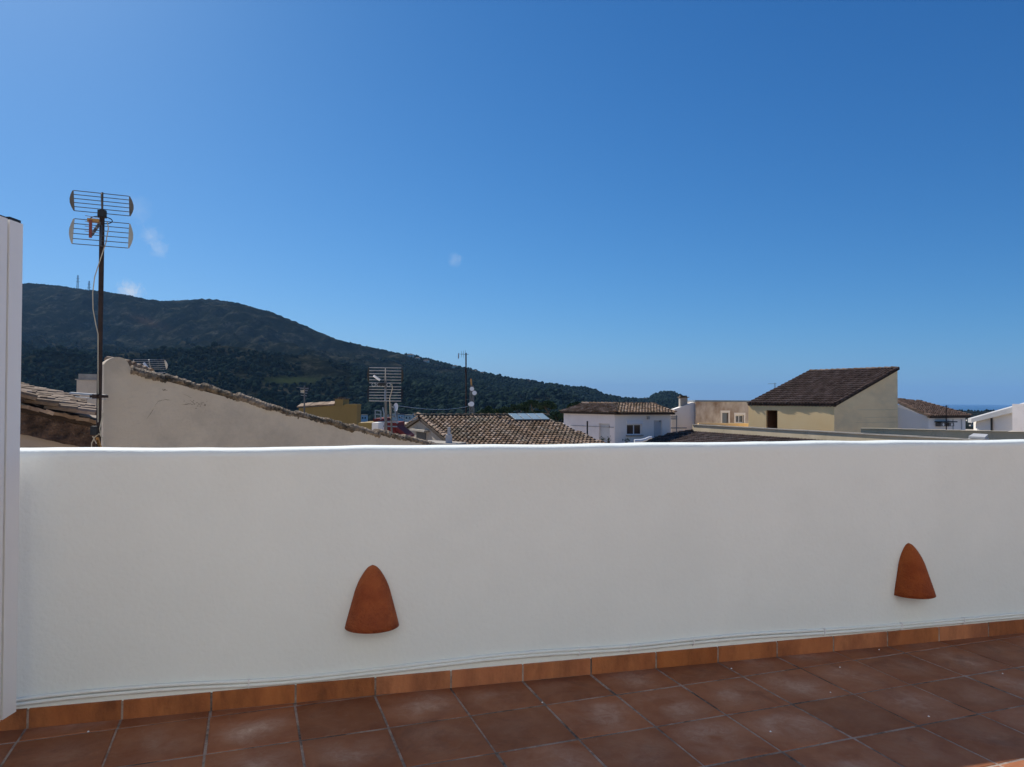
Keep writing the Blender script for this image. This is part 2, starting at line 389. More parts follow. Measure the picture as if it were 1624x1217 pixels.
# ------------------------------------------------------------------ noise for terrain
def vnoise(x, y, seed):
    r = np.random.default_rng(seed); T = r.random((256, 256))
    xi = np.floor(x).astype(int); yi = np.floor(y).astype(int); fx = x-xi; fy = y-yi
    fx = fx*fx*(3-2*fx); fy = fy*fy*(3-2*fy)
    g = lambda i, j: T[i % 256, j % 256]
    return (g(xi, yi)*(1-fx)+g(xi+1, yi)*fx)*(1-fy)+(g(xi, yi+1)*(1-fx)+g(xi+1, yi+1)*fx)*fy
def fbm(x, y, seed, oct=5, ridged=False):
    s = 0; a = .5; f = 1
    for k in range(oct):
        v = vnoise(x*f, y*f, seed+k)
        if ridged: v = 1-np.abs(2*v-1)
        s = s+a*v; a *= .5; f *= 2.03
    return s
SIL = [(-900, 500), (-500, 460), (-200, 440), (35, 448), (75, 450), (120, 457), (160, 461), (200, 467), (235, 474), (262, 476.5), (295, 474), (330, 473), (370, 478),
       (430, 494), (480, 514), (530, 536), (580, 548), (640, 561), (670, 567), (700, 576), (730, 582), (760, 590), (800, 600), (835, 604), (870, 609), (900, 614), (925, 615),
       (945, 621), (960, 628), (985, 632), (1010, 633.5), (1028, 632), (1040, 625), (1055, 621.5), (1070, 622), (1080, 628), (1088, 634), (1098, 640), (1130, 646), (1200, 650), (2600, 655)]
DEP = [(-900, 3200), (35, 2600), (262, 2450), (480, 2200), (640, 1900), (800, 1500), (1000, 1500), (1035, 1800), (1100, 1800), (1150, 1500), (1300, 1200), (2600, 1200)]
us = np.arange(-900, 2500, 6.0); Ys = np.concatenate([np.linspace(240, 1000, 70), np.linspace(1010, 2700, 130), np.linspace(2750, 6000, 25)])
UU, YY = np.meshgrid(us, Ys)
XX = (UU-812)/F*YY
HOR = 634.3+(UU-812)*.00598
Su = np.interp(us, [a for a, b in SIL], [b for a, b in SIL]); Su = Su+ (fbm(us/9., us*0+3.3, 77, 3)-.44)*3.0
S = (HOR[0]-Su)/F; D = np.interp(us, [a for a, b in DEP], [b for a, b in DEP])
S = np.broadcast_to(S, UU.shape); Dm = np.broadcast_to(D, UU.shape)
ridgeZ = HC+S*Dm
Yf = 420+(Dm-1500)*.12
t = np.clip((YY-Yf)/(Dm-Yf), 0, 1)
s = t**1.15; s = s*(1-.22*np.sin(t*np.pi))
right = np.clip((UU-1120)/180, 0, 1)
base = np.interp(YY, [240, 450, 900, 3000], [-8, -16, -24, -60])*(1-right)+np.interp(YY, [240, 700, 1100, 2400, 6000], [-8, -22, -32, -56, -90])*right
Z = base*(1-s)+ridgeZ*s
g1 = fbm((XX+.55*YY)/420., (YY-.3*XX)/900., 20, 5, True); g2 = fbm(XX/95., YY/120., 40, 4, True)
amp = np.clip(s*(1-s)*4, 0, 1)*np.clip(ridgeZ/200., 0.1, 1)
Z = Z+amp*((g1-.55)*230+(g2-.5)*42)*(1-right)
def knoll(u0, y0, h, wu, wy, Z):
    k = h*np.exp(-((UU-u0)/wu)**2-((YY-y0)/wy)**2)-(1-np.exp(-((UU-u0)/wu)**2-((YY-y0)/wy)**2))*40
    d = np.clip((k-Z)/12., -1, 1); return Z+np.maximum(0, k-Z)*1.0
for (u0, y0, ptop, wu, wy) in ((455, 1050, 596, 110, 260), (700, 1050, 618, 120, 230), (150, 1150, 560, 150, 260), (860, 900, 622, 110, 200), (1540, 1250, 664, 50, 200)):
    Z = knoll(u0, y0, HC+(hor(u0)-ptop)/F*y0, wu, wy, Z)
q = (Z-HC)/YY
lim = S-0.0012
q = np.where((YY < Dm-1), np.minimum(q, lim), q)
Z = HC+q*YY
Z = np.where(YY > Dm, np.minimum(Z, ridgeZ-(YY-Dm)*.35), Z)
Z = np.where(right > .5, Z, np.maximum(Z, -40))
def hgt(u, y):
    iu = np.clip((np.asarray(u)-us[0])/6.0, 0, len(us)-1.001); i0 = iu.astype(int); fu = iu-i0
    iy = np.interp(y, Ys, np.arange(len(Ys))); iy = np.clip(iy, 0, len(Ys)-1.001); j0 = iy.astype(int); fy = iy-j0
    return (Z[j0, i0]*(1-fu)+Z[j0, i0+1]*fu)*(1-fy)+(Z[j0+1, i0]*(1-fu)+Z[j0+1, i0+1]*fu)*fy
def hit_hill(px, py):
    u = px; q = (hor(px)-py)/F
    ys = np.linspace(260, 2800, 1200); zz = hgt(np.full_like(ys, u), ys); k = np.nonzero((zz-HC)/ys >= q)[0]
    y = ys[k[0]] if len(k) else ys[np.argmax((zz-HC)/ys)]
    return Vector(((u-812)/F*y, y, float(hgt(u, y))))

def make_hills():
    nU, nY = len(us), len(Ys)
    v = np.stack([XX.ravel(), YY.ravel(), Z.ravel()], 1)
    idx = np.arange(nU*nY).reshape(nY, nU)
    f = np.stack([idx[:-1, :-1], idx[:-1, 1:], idx[1:, 1:], idx[1:, :-1]], -1).reshape(-1, 4)
    me = bpy.data.meshes.new('hills'); me.from_pydata(v.tolist(), [], f.tolist())
    # land use: 0 scrub, bright meadow and bare earth where the photo shows them
    pyv = HOR-(Z-HC)/YY*F
    meadow = np.exp(-((UU-465)/45)**2-((pyv-604)/5.5)**2)*1.2+np.exp(-((UU-330)/16)**2-((pyv-607)/3)**2)*.5
    earth = np.exp(-((UU-672)/26)**2-((pyv-576)/4)**2)+np.exp(-((UU-648)/28)**2-((pyv-609)/2.4)**2)*1.1+np.exp(-((UU-232)/34)**2-((pyv-510-(UU-232)*.35)/6)**2)*.35
    lower = np.clip((pyv-(520+(UU-60)*.12))/70, 0, 1)
    ca = me.color_attributes.new('land', 'FLOAT_COLOR', 'POINT')
    arr = np.stack([meadow.ravel().clip(0, 1), earth.ravel().clip(0, 1), lower.ravel(), np.ones(nU*nY)], 1).astype(np.float32)
    ca.data.foreach_set('color', arr.ravel())
    m = bpy.data.materials.new('hillside_scrub'); m.use_nodes = True
    nt = m.node_tree; N = nt.nodes; L = nt.links; b = N['Principled BSDF']; b.inputs['Roughness'].default_value = 1; b.inputs['Specular IOR Level'].default_value = 0.0
    geo = N.new('ShaderNodeNewGeometry'); at = N.new('ShaderNodeAttribute'); at.attribute_name = 'land'
    sp = N.new('ShaderNodeSeparateColor'); L.new(at.outputs['Color'], sp.inputs[0])
    n1 = N.new('ShaderNodeTexNoise'); n1.inputs['Scale'].default_value = .022; n1.inputs['Detail'].default_value = 12; n1.inputs['Roughness'].default_value = .8
    L.new(geo.outputs['Position'], n1.inputs['Vector'])
    r = N.new('ShaderNodeValToRGB'); e = r.color_ramp.elements; e[0].position = .40; e[0].color = (.003, .006, .005, 1); e[1].position = .66; e[1].color = (.085, .080, .058, 1)
    k = r.color_ramp.elements.new(.52); k.color = (.013, .016, .011, 1); L.new(n1.outputs['Fac'], r.inputs['Fac']); out = r.outputs[0]
    for ch, c in ((0, (.04, .055, .022, 1)), (1, (.12, .065, .04, 1))):
        ml = N.new('ShaderNodeMath'); ml.operation = 'MULTIPLY'; ml.inputs[1].default_value = .85; L.new(sp.outputs[ch], ml.inputs[0])
        mx = N.new('ShaderNodeMixRGB'); L.new(ml.outputs[0], mx.inputs['Fac']); L.new(out, mx.inputs['Color1']); mx.inputs['Color2'].default_value = c; out = mx.outputs[0]
    L.new(out, b.inputs['Base Color'])
    n2 = N.new('ShaderNodeTexNoise'); n2.inputs['Scale'].default_value = .09; n2.inputs['Detail'].default_value = 8; n2.inputs['Roughness'].default_value = .7
    L.new(geo.outputs['Position'], n2.inputs['Vector'])
    bp = N.new('ShaderNodeBump'); bp.inputs['Strength'].default_value = 1; bp.inputs['Distance'].default_value = 9.0
    L.new(n2.outputs['Fac'], bp.inputs['Height']); L.new(bp.outputs[0], b.inputs['Normal'])
    me.materials.append(m); me.shade_smooth(); me.update()
    o = bpy.data.objects.new('hills', me); COL.objects.link(o); o['kind'] = 'structure'
make_hills()

# ground of the village, sea
g = MB(); K = 48; g.add([(300*math.sin(2*math.pi*i/K), 300*math.cos(2*math.pi*i/K), GZ-.4) for i in range(K)], [tuple(range(K))[::-1]])
struct(g, 'ground', mat('street_ground', (.40, .33, .26), (.50, .42, .34), .4, .95, .3, 8))
g = MB(); SEA = -62.0; R = 26000
ring = [(R*math.sin(2*math.pi*i/96), R*math.cos(2*math.pi*i/96), SEA) for i in range(96)]; g.add(ring, [tuple(range(96))[::-1]])
sm = bpy.data.materials.new('sea_water'); sm.use_nodes = True
nt2 = sm.node_tree; b = nt2.nodes['Principled BSDF']; b.inputs['Base Color'].default_value = (.006, .045, .12, 1); b.inputs['Roughness'].default_value = .28
b.inputs['IOR'].default_value = 1.33
ge = nt2.nodes.new('ShaderNodeNewGeometry'); mp = nt2.nodes.new('ShaderNodeMapping'); mp.inputs['Scale'].default_value = (.02, .006, .02)
nn = nt2.nodes.new('ShaderNodeTexNoise'); nn.inputs['Scale'].default_value = 1.; nn.inputs['Detail'].default_value = 8
bp = nt2.nodes.new('ShaderNodeBump'); bp.inputs['Strength'].default_value = .6; bp.inputs['Distance'].default_value = 12
nt2.links.new(ge.outputs['Position'], mp.inputs['Vector']); nt2.links.new(mp.outputs[0], nn.inputs['Vector']); nt2.links.new(nn.outputs['Fac'], bp.inputs['Height']); nt2.links.new(bp.outputs[0], b.inputs['Normal'])
struct(g, 'sea', sm)

# haze: one closed box round everything
hz = MB(); hz.box((0, 0, (SEA-1.0+540)/2), (53000, 53000, 540-(SEA-1.0)))
hm = bpy.data.materials.new('air'); hm.use_nodes = True; hn = hm.node_tree.nodes
for x in list(hn):
    if x.type == 'BSDF_PRINCIPLED': hn.remove(x)
pv = hn.new('ShaderNodeVolumePrincipled'); pv.inputs['Color'].default_value = (.29, .56, .90, 1); pv.inputs['Density'].default_value = 0.00005
pv.inputs['Anisotropy'].default_value = 0.0
hm.node_tree.links.new(pv.outputs[0], hn['Material Output'].inputs['Volume'])
ho = hz.build('haze', hm); ho['kind'] = 'stuff'

# ------------------------------------------------------------------ terrace
TS = .333; TH = 0.344844; G0 = Vector((-1.7687915*TS, 9.72271996*TS, 0))
EU = Vector((math.cos(TH), math.sin(TH), 0)); EW = Vector((math.sin(TH), -math.cos(TH), 0))
WK = 0.26592335; WB = 10.21601965*TS; WANG = math.atan(WK)
WD = Vector((math.cos(WANG), math.sin(WANG), 0)); WN = Vector((WD.y, -WD.x, 0))       # along the wall, and out of it towards the camera
WO = Vector((0, WB, 0))
WH = 1.076
def wall_px(px, py):
    u, z = plane_hit(WO, WO+WD, px, py); return u, z

# floor: slab, bedding, tiles
sl_ = MB()
sl_.prism([WO+WD*(-6.2)-WN*.19, WO+WD*(-6.2)+WN*9, WO+WD*9+WN*9, WO+WD*9-WN*.19], (0, 0, 0.0)); 
sl_ = MB(); base4 = [WO+WD*a+WN*b+Vector((0, 0, -.30)) for a, b in ((-6.2, -.19), (-6.2, 5.9), (9, 5.9), (9, -.19))]
sl_.prism(base4, (0, 0, .2984))
fl = struct(sl_, 'terrace_floor', M['grout'])
def add_uv(me, uvs):
    l = me.uv_layers.new(name='UVMap')
    for lp in me.loops: l.data[lp.index].uv = uvs[lp.vertex_index]
def clip_poly(pts, side):
    """keep the part of a 2D polygon in front of the parapet (signed distance along WN > .004)"""
    out = []
    ds = [(Vector(p)-WO).dot(WN)-side for p in pts]
    for i in range(len(pts)):
        a, b_, da, db = pts[i], pts[(i+1) % len(pts)], ds[i], ds[(i+1) % len(pts)]
        if da > 0: out.append(a)
        if da*db < 0: out.append(Vector(a)+(Vector(b_)-Vector(a))*(da/(da-db)))
    return out
near_tiles = 0; far = MB(); faruv = []
for j in range(-3, 24):
    for c in range(-20, 26):
        cen = G0+EU*((c+.5)*TS)+EW*((j+.5)*TS)
        dw = (cen-WO).dot(WN); al = (cen-WO).dot(WD)
        if dw > 5.7 or al < -6 or al > 8.8: continue
        gap = .0035
        ang = [(-1, -1), (1, -1), (1, 1), (-1, 1)]
        hs_ = TS/2-gap
        pts = [cen+EU*(x*hs_+random.gauss(0, .0009))+EW*(y*hs_+random.gauss(0, .0009)) for x, y in ang]
        pts = clip_poly(pts, -.004)
        if len(pts) < 3: continue
        area = abs(sum(pts[i].x*pts[(i+1) % len(pts)].y-pts[(i+1) % len(pts)].x*pts[i].y for i in range(len(pts))))/2
        if area < .0006: continue
        pc = sum(pts, Vector((0, 0, 0)))/len(pts); n_ = len(pts)
        tilt = Vector((random.gauss(0, .0022), random.gauss(0, .0022), 0)); dz = random.gauss(0, .0006)
        def zz(p, h): return Vector((p.x, p.y, h+dz+(p-cen).dot(tilt)))
        inner = [p+(pc-p).normalized()*.006 for p in pts]
        V = [zz(p, -.0043) for p in pts]+[zz(p, -.0022) for p in pts]+[zz(p, 0.0) for p in inner]
        Fs = [(i, (i+1) % n_, (i+1) % n_+n_, i+n_) for i in range(n_)]+[(i+n_, (i+1) % n_+n_, (i+1) % n_+2*n_, i+2*n_) for i in range(n_)]+[tuple(range(2*n_, 3*n_))]
        uvs = [(((p-cen).dot(EU))/TS+.5, ((p-cen).dot(EW))/TS+.5) for p in V]
        tnt = random.random()
        if cen.y > .9 and abs(cen.x) < cen.y*.82+.5:
            mb = MB(); mb.add([p-cen for p in V], Fs, tnt); o = mb.build('tile', M['floor_tile'], fl); o.location = cen; add_uv(o.data, uvs); near_tiles += 1
        else:
            far.add(V, Fs, tnt); faruv += uvs
o = far.build('floor_tiles', M['floor_tile'], fl, kind='stuff'); add_uv(o.data, faruv)
print('near tiles', near_tiles)

# parapet: plastered, soft rounded top, slightly uneven
def parapet():
    mb = MB(); Tk = .175; prof = []
    prof += [(0, -.3), (0, .2), (0, .5), (0, .8), (0, WH-.05), (0.0, WH-.03), (.004, WH-.014), (.014, WH-.004), (.03, WH)]
    prof += [(.08, WH+.002), (.13, WH+.002), (Tk-.03, WH), (Tk-.012, WH-.008), (Tk, WH-.03), (Tk, .6), (Tk, -.3)]
    A = np.arange(-4.6, 7.6, .05); n = len(prof); vs = []; fs = []
    e1 = fbm(A*1.6+40, A*0+1, 91, 4)-.47; e2 = fbm(A*4+10, A*0+7, 92, 3)-.44
    for i, a in enumerate(A):
        for j, (k, z) in enumerate(prof):
            top = max(0, min(1, (z-WH+.05)/.03)); dz = top*(e1[i]*.018+e2[i]*.010); dk = (e1[i]*.02 if k > 0 or top else 0)*top
            p = WO+WD*a-WN*(k+dk)+Vector((0, 0, z+dz)); vs.append(p)
    fs = [(i*n+j, (i+1)*n+j, (i+1)*n+j+1, i*n+j+1) for i in range(len(A)-1) for j in range(n-1)]
    fs += [tuple(range(n)), tuple(range((len(A)-1)*n, len(A)*n))[::-1]]
    mb.add(vs, fs, .5)
    loc = WO+WD*0
    o = single(mb, 'parapet_wall', M['white_wall'], loc, 'long low white plastered parapet wall closing off the tiled terrace', 'wall', smooth=True)
    return o
par = parapet(); par['_w'] = tuple(WO)
# skirting tiles along its foot, each a part
js = [37, 187, 330, 468, 595, 714, 829, 935, 1038, 1136, 1229, 1319, 1402, 1482, 1560]
u0 = plane_hit(WO, WO+WD, 595, 1102)[0]; pitch = TS*1.0005
for k in range(-12, 17):
    a = u0+k*pitch; g_ = .0042; hh = .0765+random.gauss(0, .0006); th = .009+random.uniform(-.0006, .0008)
    f_, b_ = th, -.003
    c4 = [WO+WD*(a+g_)+WN*f_, WO+WD*(a+pitch-g_)+WN*f_]
    mb = MB()
    bz = .0012
    V = [WO+WD*(a+g_)+WN*b_+Vector((0, 0, bz)), WO+WD*(a+pitch-g_)+WN*b_+Vector((0, 0, bz)), c4[1]+Vector((0, 0, bz)), c4[0]+Vector((0, 0, bz)),
         WO+WD*(a+g_)+WN*b_+Vector((0, 0, hh)), WO+WD*(a+pitch-g_)+WN*b_+Vector((0, 0, hh)), c4[1]+Vector((0, 0, hh-.003)), c4[0]+Vector((0, 0, hh-.003)),
         WO+WD*(a+pitch-g_)+WN*(f_-.0025)+Vector((0, 0, hh)), WO+WD*(a+g_)+WN*(f_-.0025)+Vector((0, 0, hh))]
    mb.add(V, [(0, 1, 2, 3)[::-1], (3, 2, 6, 7), (7, 6, 8, 9), (9, 8, 5, 4), (0, 3, 7, 9, 4), (1, 5, 8, 6, 2)])
    mb.build('skirting_tile', M['skirting'], par)
gm = MB(); gm.prism([WO+WD*(-4.5)+WN*.0078, WO+WD*7.4+WN*.0078, WO+WD*7.4-WN*.002, WO+WD*(-4.5)-WN*.002], (0, 0, .072)); gm.build('grout_bed', M['grout'], par)

# cables pinned above the skirting
cab = [(-60, 1126), (0, 1116), (30, 1112.5), (110, 1102), (187, 1095), (300, 1086), (395, 1083), (467, 1078), (550, 1069), (640, 1058.5), (740, 1046.5), (831, 1037.4), (900, 1033), (1000, 1027.5), (1100, 1016),
       (1200, 1007), (1300, 1001.5), (1400, 994.5), (1500, 986), (1624, 975), (1720, 967)]
ctl = [wall_px(x, y) for x, y in cab]; cu = [c[0] for c in ctl]; cz = [c[1] for c in ctl]
A = np.linspace(cu[0], cu[-1], 160); Zc = np.interp(A, cu, cz); Zc = np.convolve(np.pad(Zc, 4, 'edge'), np.ones(9)/9, 'valid')
for off, nm in ((.0085, 'upper'), (-.0075, 'lower')):
    ph = 0 if off > 0 else 1.3
    mb = MB(); mb.tube([WO+WD*a+WN*(.008+.0015*math.sin(a*3+ph))+Vector((0, 0, z+off+.0015*math.sin(a*2.3+ph))) for a, z in zip(A, Zc)], .0078, 10)
    o = single(mb, 'cable', M['white_wall'], WO+WD*cu[0]+WN*.008, nm+' of the two white painted cables running along the wall just above the skirting', 'cable', 'painted cables along the parapet', smooth=True)
for px in (395, 917, 998, 1098, 1305, 1427, 1525):
    a = float(np.interp(px, [c[0] for c in cab], cu)); z = float(np.interp(a, A, Zc)); c = WO+WD*a
    mb = MB(); wbox(mb, WO, WO+WD, a-.003, a+.003, z-.016, z+.017, -.002, .0178); mb.tube([WO+WD*a+WN*-.002+Vector((0, 0, z-.020)), WO+WD*a+WN*.009+Vector((0, 0, z-.020))], .003, 6)
    single(mb, 'cable_clip', M['white_plastic'], c+Vector((0, 0, z-.03)), {395: 'small white clip on the cables left of the nearer clay wall lamp', 917: 'small white cable clip on the wall below and right of the wall middle', 998: 'small white cable clip where the cables dip to touch the skirting',
        1098: 'small white cable clip just right of the dip in the cables', 1305: 'small white cable clip left of the farther clay wall lamp', 1427: 'small white cable clip right below the farther clay wall lamp', 1525: 'rightmost small white cable clip on the wall'}[px], 'cable clip', 'clips holding the cables')

# clay wall lamps
def wall_lamp(px, pytop, pybot, label, lean=0.0):
    u, zt = wall_px(px, pytop); _, zb = wall_px(px, pybot); H_ = zt-zb; r0 = .1165; mb = MB(); nu, nv = 24, 22; outer = []; 
    def rad(t):    # t 0 at the bottom, 1 at the top: straight flanks running into a rounded tip
        return r0*float(np.interp(t, [0, .09, .22, .35, .48, .61, .74, .82, .88, .93, .965, .985, 1], [1, .955, .875, .795, .715, .635, .515, .415, .33, .245, .165, .10, 0]))
    c0 = WO+WD*u
    for lay, dr in ((0, 0), (1, .007)):
        for i in range(nv+1):
            t = math.sin(i/nv*math.pi/2)**.9 if lay == 0 else min(math.sin(i/nv*math.pi/2)**.9, 1-.02)
            r = max(rad(t)-dr, .0005)
            for k in range(nu+1):
                a = math.pi*k/nu
                outer.append(c0+WD*(lean*t-math.cos(a)*r)+WN*(math.sin(a)*r*.92+.0005)+Vector((0, 0, zb+H_*t)))
    n = nu+1; m = (nv+1)*n
    fs = [(i*n+k, i*n+k+1, (i+1)*n+k+1, (i+1)*n+k) for i in range(nv) for k in range(nu)]
    fs += [(m+i*n+k, m+(i+1)*n+k, m+(i+1)*n+k+1, m+i*n+k+1) for i in range(nv) for k in range(nu)]
    fs += [(k, m+k, m+k+1, k+1) for k in range(nu)]
    rt = root('wall_lamp', c0+WN*.001+Vector((0, 0, zb)), label, 'wall lamp', 'half-cone clay wall lamps on the parapet')
    mb.add(outer, fs); mb.build('lamp_shade', M['terracotta'], rt, smooth=True)
    s_ = MB(); s_.tube([c0+WD*lean+WN*.012+Vector((0, 0, zt-.028)), c0+WD*lean+WN*.028+Vector((0, 0, zt-.024))], .0035, 8); s_.build('screw', M['white_plastic'], rt)
    h_ = MB(); h_.tube([c0+WN*.0+Vector((0, 0, zb+.12)), c0+WN*.05+Vector((0, 0, zb+.12))], .018, 10); h_.build('bulb_holder', M['white_plastic'], rt)
wall_lamp(591, 896, 993, 'larger looking nearer terracotta half-cone wall lamp left of the middle of the white parapet')
wall_lamp(1446, 861, 942, 'smaller looking farther terracotta half-cone wall lamp on the parapet near the right edge', -.022)

# white shutter panel at the left
sx = -1.869
sr = root('shutter_panel', (sx-.02, 2.5, .0), 'tall white aluminium shutter panel with black end cap at the left edge', 'shutter')
zt_, zb_ = 1.952, .098
m_ = MB(); m_.box((sx-.02, 2.7825, (zt_+zb_)/2), (.04, .075, zt_-zb_)); m_.build('stile', M['white_metal'], sr)
m_ = MB(); m_.box((sx-.028, 2.739, (zt_+zb_)/2), (.024, .0125, zt_-zb_-.02)); m_.build('gap_shade', M['black'], sr)  # black strip standing in for the shaded gap between the stiles
m_ = MB(); m_.box((sx-.02, 2.7, (zt_+zb_)/2), (.04, .066, zt_-zb_)); m_.build('stile', M['white_metal'], sr)
m_ = MB(); m_.box((sx-.021, 2.7822, zt_+.006), (.034, .062, .012)); m_.build('end_cap', M['black'], sr)
m_ = MB(); m_.box((sx-.021, 2.702, zt_+.003), (.034, .055, .006)); m_.build('end_cap', M['black'], sr)
m_ = MB(); m_.box((sx-.02, 2.10, zt_-.035), (.036, 1.142, .07)); m_.build('top_rail', M['white_metal'], sr)
m_ = MB(); m_.box((sx-.02, 2.10, zb_+.035), (.036, 1.142, .07)); m_.build('bottom_rail', M['white_metal'], sr)
for k in range(34):
    m_ = MB(); z = zb_+.095+k*.0503; m_.add([(sx-.036, 1.532, z), (sx-.036, 2.669, z), (sx-.006, 2.669, z+.036), (sx-.006, 1.532, z+.036), (sx-.036, 1.532, z+.006), (sx-.036, 2.669, z+.006), (sx-.006, 2.669, z+.042), (sx-.006, 1.532, z+.042)],
        [(0, 1, 2, 3), (4, 7, 6, 5), (0, 4, 5, 1), (2, 6, 7, 3), (1, 5, 6, 2), (0, 3, 7, 4)]); m_.build('slat', M['white_metal'], sr)
m_ = MB(); m_.box((sx-.02, 1.49, (zt_+.0)/2+.003), (.06, .08, zt_)); m_.build('post', M['white_metal'], sr)
sr.rotation_euler.y = -.0065
# paint crumbs on the tiles
for px, py, w_ in ((140, 1161, .006), (860, 1115, .004), (1160, 1061, .006), (1222, 1161, .005), (1317, 1099, .004), (1332, 1059, .004), (1394, 1031, .005), (1473, 1137, .006), (1590, 1069, .005)):
    d = ray(px, py); t_ = -HC/d.z; p = Vector((d.x*t_, d.y*t_, .0012)); mb = MB()
    vs = [p+Vector((w_*math.cos(a)*random.uniform(.6, 1.2), w_*math.sin(a)*random.uniform(.6, 1.2), 0)) for a in (i*math.pi/3 for i in range(6))]+[p+Vector((0, 0, .004))]
    mb.add(vs, [(i, (i+1) % 6, 6) for i in range(6)]+[(5, 4, 3, 2, 1, 0)])
    desc = {140: 'white paint crumb on the first cut floor tile at the left', 860: 'tiny pale crumb on a grout line below the middle of the wall', 1160: 'pale crumb beside the skirting right of the middle', 1222: 'white crumb on a floor tile near the bottom right of the middle',
            1317: 'tiny crumb on the tile left of the long dark grout line', 1332: 'tiny crumb just left of the start of the long dark grout line', 1394: 'white crumb close under the skirting below the farther lamp', 1473: 'largest white crumb on the floor tiles at the right', 1590: 'pale crumb on the tile nearest the right edge'}[px]
    single(mb, 'paint_crumb', M['white_plastic'], p, desc, 'crumb', 'paint crumbs on the floor')

# the house the terrace belongs to, behind the camera (sunlit, it throws light back on the parapet)
hw = MB(); A0 = WO+WD*(-6.2)+WN*5.9; A1 = WO+WD*9+WN*5.9
rt = root('terrace_house', (A0+A1)/2+Vector((0, 0, 0)), 'white house wall behind the terrace, facing the parapet', 'house')
dp = A1-A0; Lw = dp.length
hole = (8.0, 10.4, .02, 2.2); hole2 = (4.0, 5.3, .9, 2.2)
wallface(hw, A1, A0, -.3, 5.6, 5.6, [(Lw-hole[1], Lw-hole[0], .02, 2.2), (Lw-hole2[1], Lw-hole2[0], .9, 2.2)], .16)
hw.build('wall', M['white_wall'], rt)
for h_ in ((Lw-hole[1], Lw-hole[0], .02, 2.2), (Lw-hole2[1], Lw-hole2[0], .9, 2.2)): fill_hole(rt, A1, A0, h_, 'window2', .14)
rf = MB(); rf.prism([A1+Vector((0, 0, 5.6)), A0+Vector((0, 0, 5.6)), A0+WN*4+Vector((0, 0, 5.6)), A1+WN*4+Vector((0, 0, 5.6))], (0, 0, .2)); rf.build('roof', M['white_far'], rt)

# ------------------------------------------------------------------ neighbours, left: peach party wall
gy0, gy1 = 8.8, 11.6
q0 = P(165, 600, gy0); q1 = P(700, 700, gy1)
p0 = (q0.x, q0.y); p1 = (q1.x, q1.y)
def onp(px, py): 
    u, z = plane_hit(p0, p1, px, py); return u, z
rt = root('party_wall', (q0.x, q0.y, GZ), 'long peach plastered gable wall with rounded end and broken tile coping', 'wall')
outl = [(165, 760), (165, 578), (169, 573), (175, 569), (182, 566.5), (190, 566.5), (197, 569), (203, 575), (206, 582), (209, 590), (265, 605), (325, 621), (381, 636), (432, 650), (480, 663), (530, 674), (580, 685), (640, 697.5), (700, 711), (700, 760)]
uv = [onp(a, b) for a, b in outl]; mb = MB()
uv[0] = (uv[0][0], GZ); uv[-1] = (uv[-1][0], GZ)
front = [at_wall(p0, p1, u, z, 0) for u, z in uv]; back = [at_wall(p0, p1, u, z, -.30) for u, z in uv]; n = len(front)
mb.add(front+back, [tuple(range(n))[::-1], tuple(range(n, 2*n))]+[(i, (i+1) % n, (i+1) % n+n, i+n) for i in range(n)], .5)
mb.build('wall', M['peach'], rt)
# coping: stepped rows of lumpy old tiles
segs = [(207, 583, 266, 599), (263, 594, 325, 614), (322, 609, 381, 630), (378, 625, 433, 645), (430, 642, 476, 658), (473, 653, 520, 667), (517, 664, 562, 679), (559, 674, 604, 688), (601, 682, 646, 694), (643, 691, 697, 706)]
def lump(mb, a, b, r, rings=16, n=12, amp=.3, flat=.8):
    a, b = Vector(a), Vector(b); d = (b-a).normalized(); x = d.cross(Vector((0, 0, 1))).normalized(); y = x.cross(d); vs = []
    for i in range(rings):
        t_ = i/(rings-1); c = a.lerp(b, t_); rr = r*(1 if 0 < i < rings-1 else .8)
        ring_noise = random.uniform(1-amp*.35, 1+amp*.35)
        for k in range(n):
            q_ = 2*math.pi*k/n; R2 = rr*ring_noise*(1+random.uniform(-amp, amp)*.55)
            vs.append(c+x*(math.cos(q_)*R2*2.0)+y*(math.sin(q_)*R2*flat))
    fs = [(i*n+k, i*n+(k+1) % n, (i+1)*n+(k+1) % n, (i+1)*n+k) for i in range(rings-1) for k in range(n)]+[tuple(range(n))[::-1], tuple(range((rings-1)*n, rings*n))]
    return mb.add(vs, fs)
for (x0, y0, x1, y1) in segs:
    ua, za = onp(x0, y0); ub, zb2 = onp(x1, y1)
    mb = MB(); r_ = .074+random.uniform(-.006, .006)
    lump(mb, at_wall(p0, p1, ua, za-.035, -.12), at_wall(p0, p1, ub, zb2-.035, -.12), r_, 26, 12, .20, .85)
    ct = mb.build('coping_tile', M['coping'], rt)
    # broken tile ends bedded in the mortar
    m2 = MB()
    for k in range(9):
        t_ = (k+.5)/9; u_ = ua+(ub-ua)*t_; z_ = za+(zb2-za)*t_-.045+random.uniform(-.02, .03)
        c_ = at_wall(p0, p1, u_, z_, -.02+random.uniform(-.03, .03)); m2.box(c_, (random.uniform(.03, .07), .08, random.uniform(.012, .03)), random.uniform(-.5, .5))
    m2.build('rubble_chips', M['coping'], ct, kind='stuff')
# short roof tiles showing behind the upper end
m2 = MB()
for k in range(5):
    ua, za = onp(210+k*9, 577+k*3.4); c_ = at_wall(p0, p1, ua, za-.03, -.32)
    m2 = MB(); cover_tile(m2, c_, Vector((0, 1, 0)), Vector((-.95, 0, .30)).normalized(), Vector((.3, 0, .95)).normalized(), .075, .28, .03, 6); m2.build('roof_tile', M['tile_part'], rt)
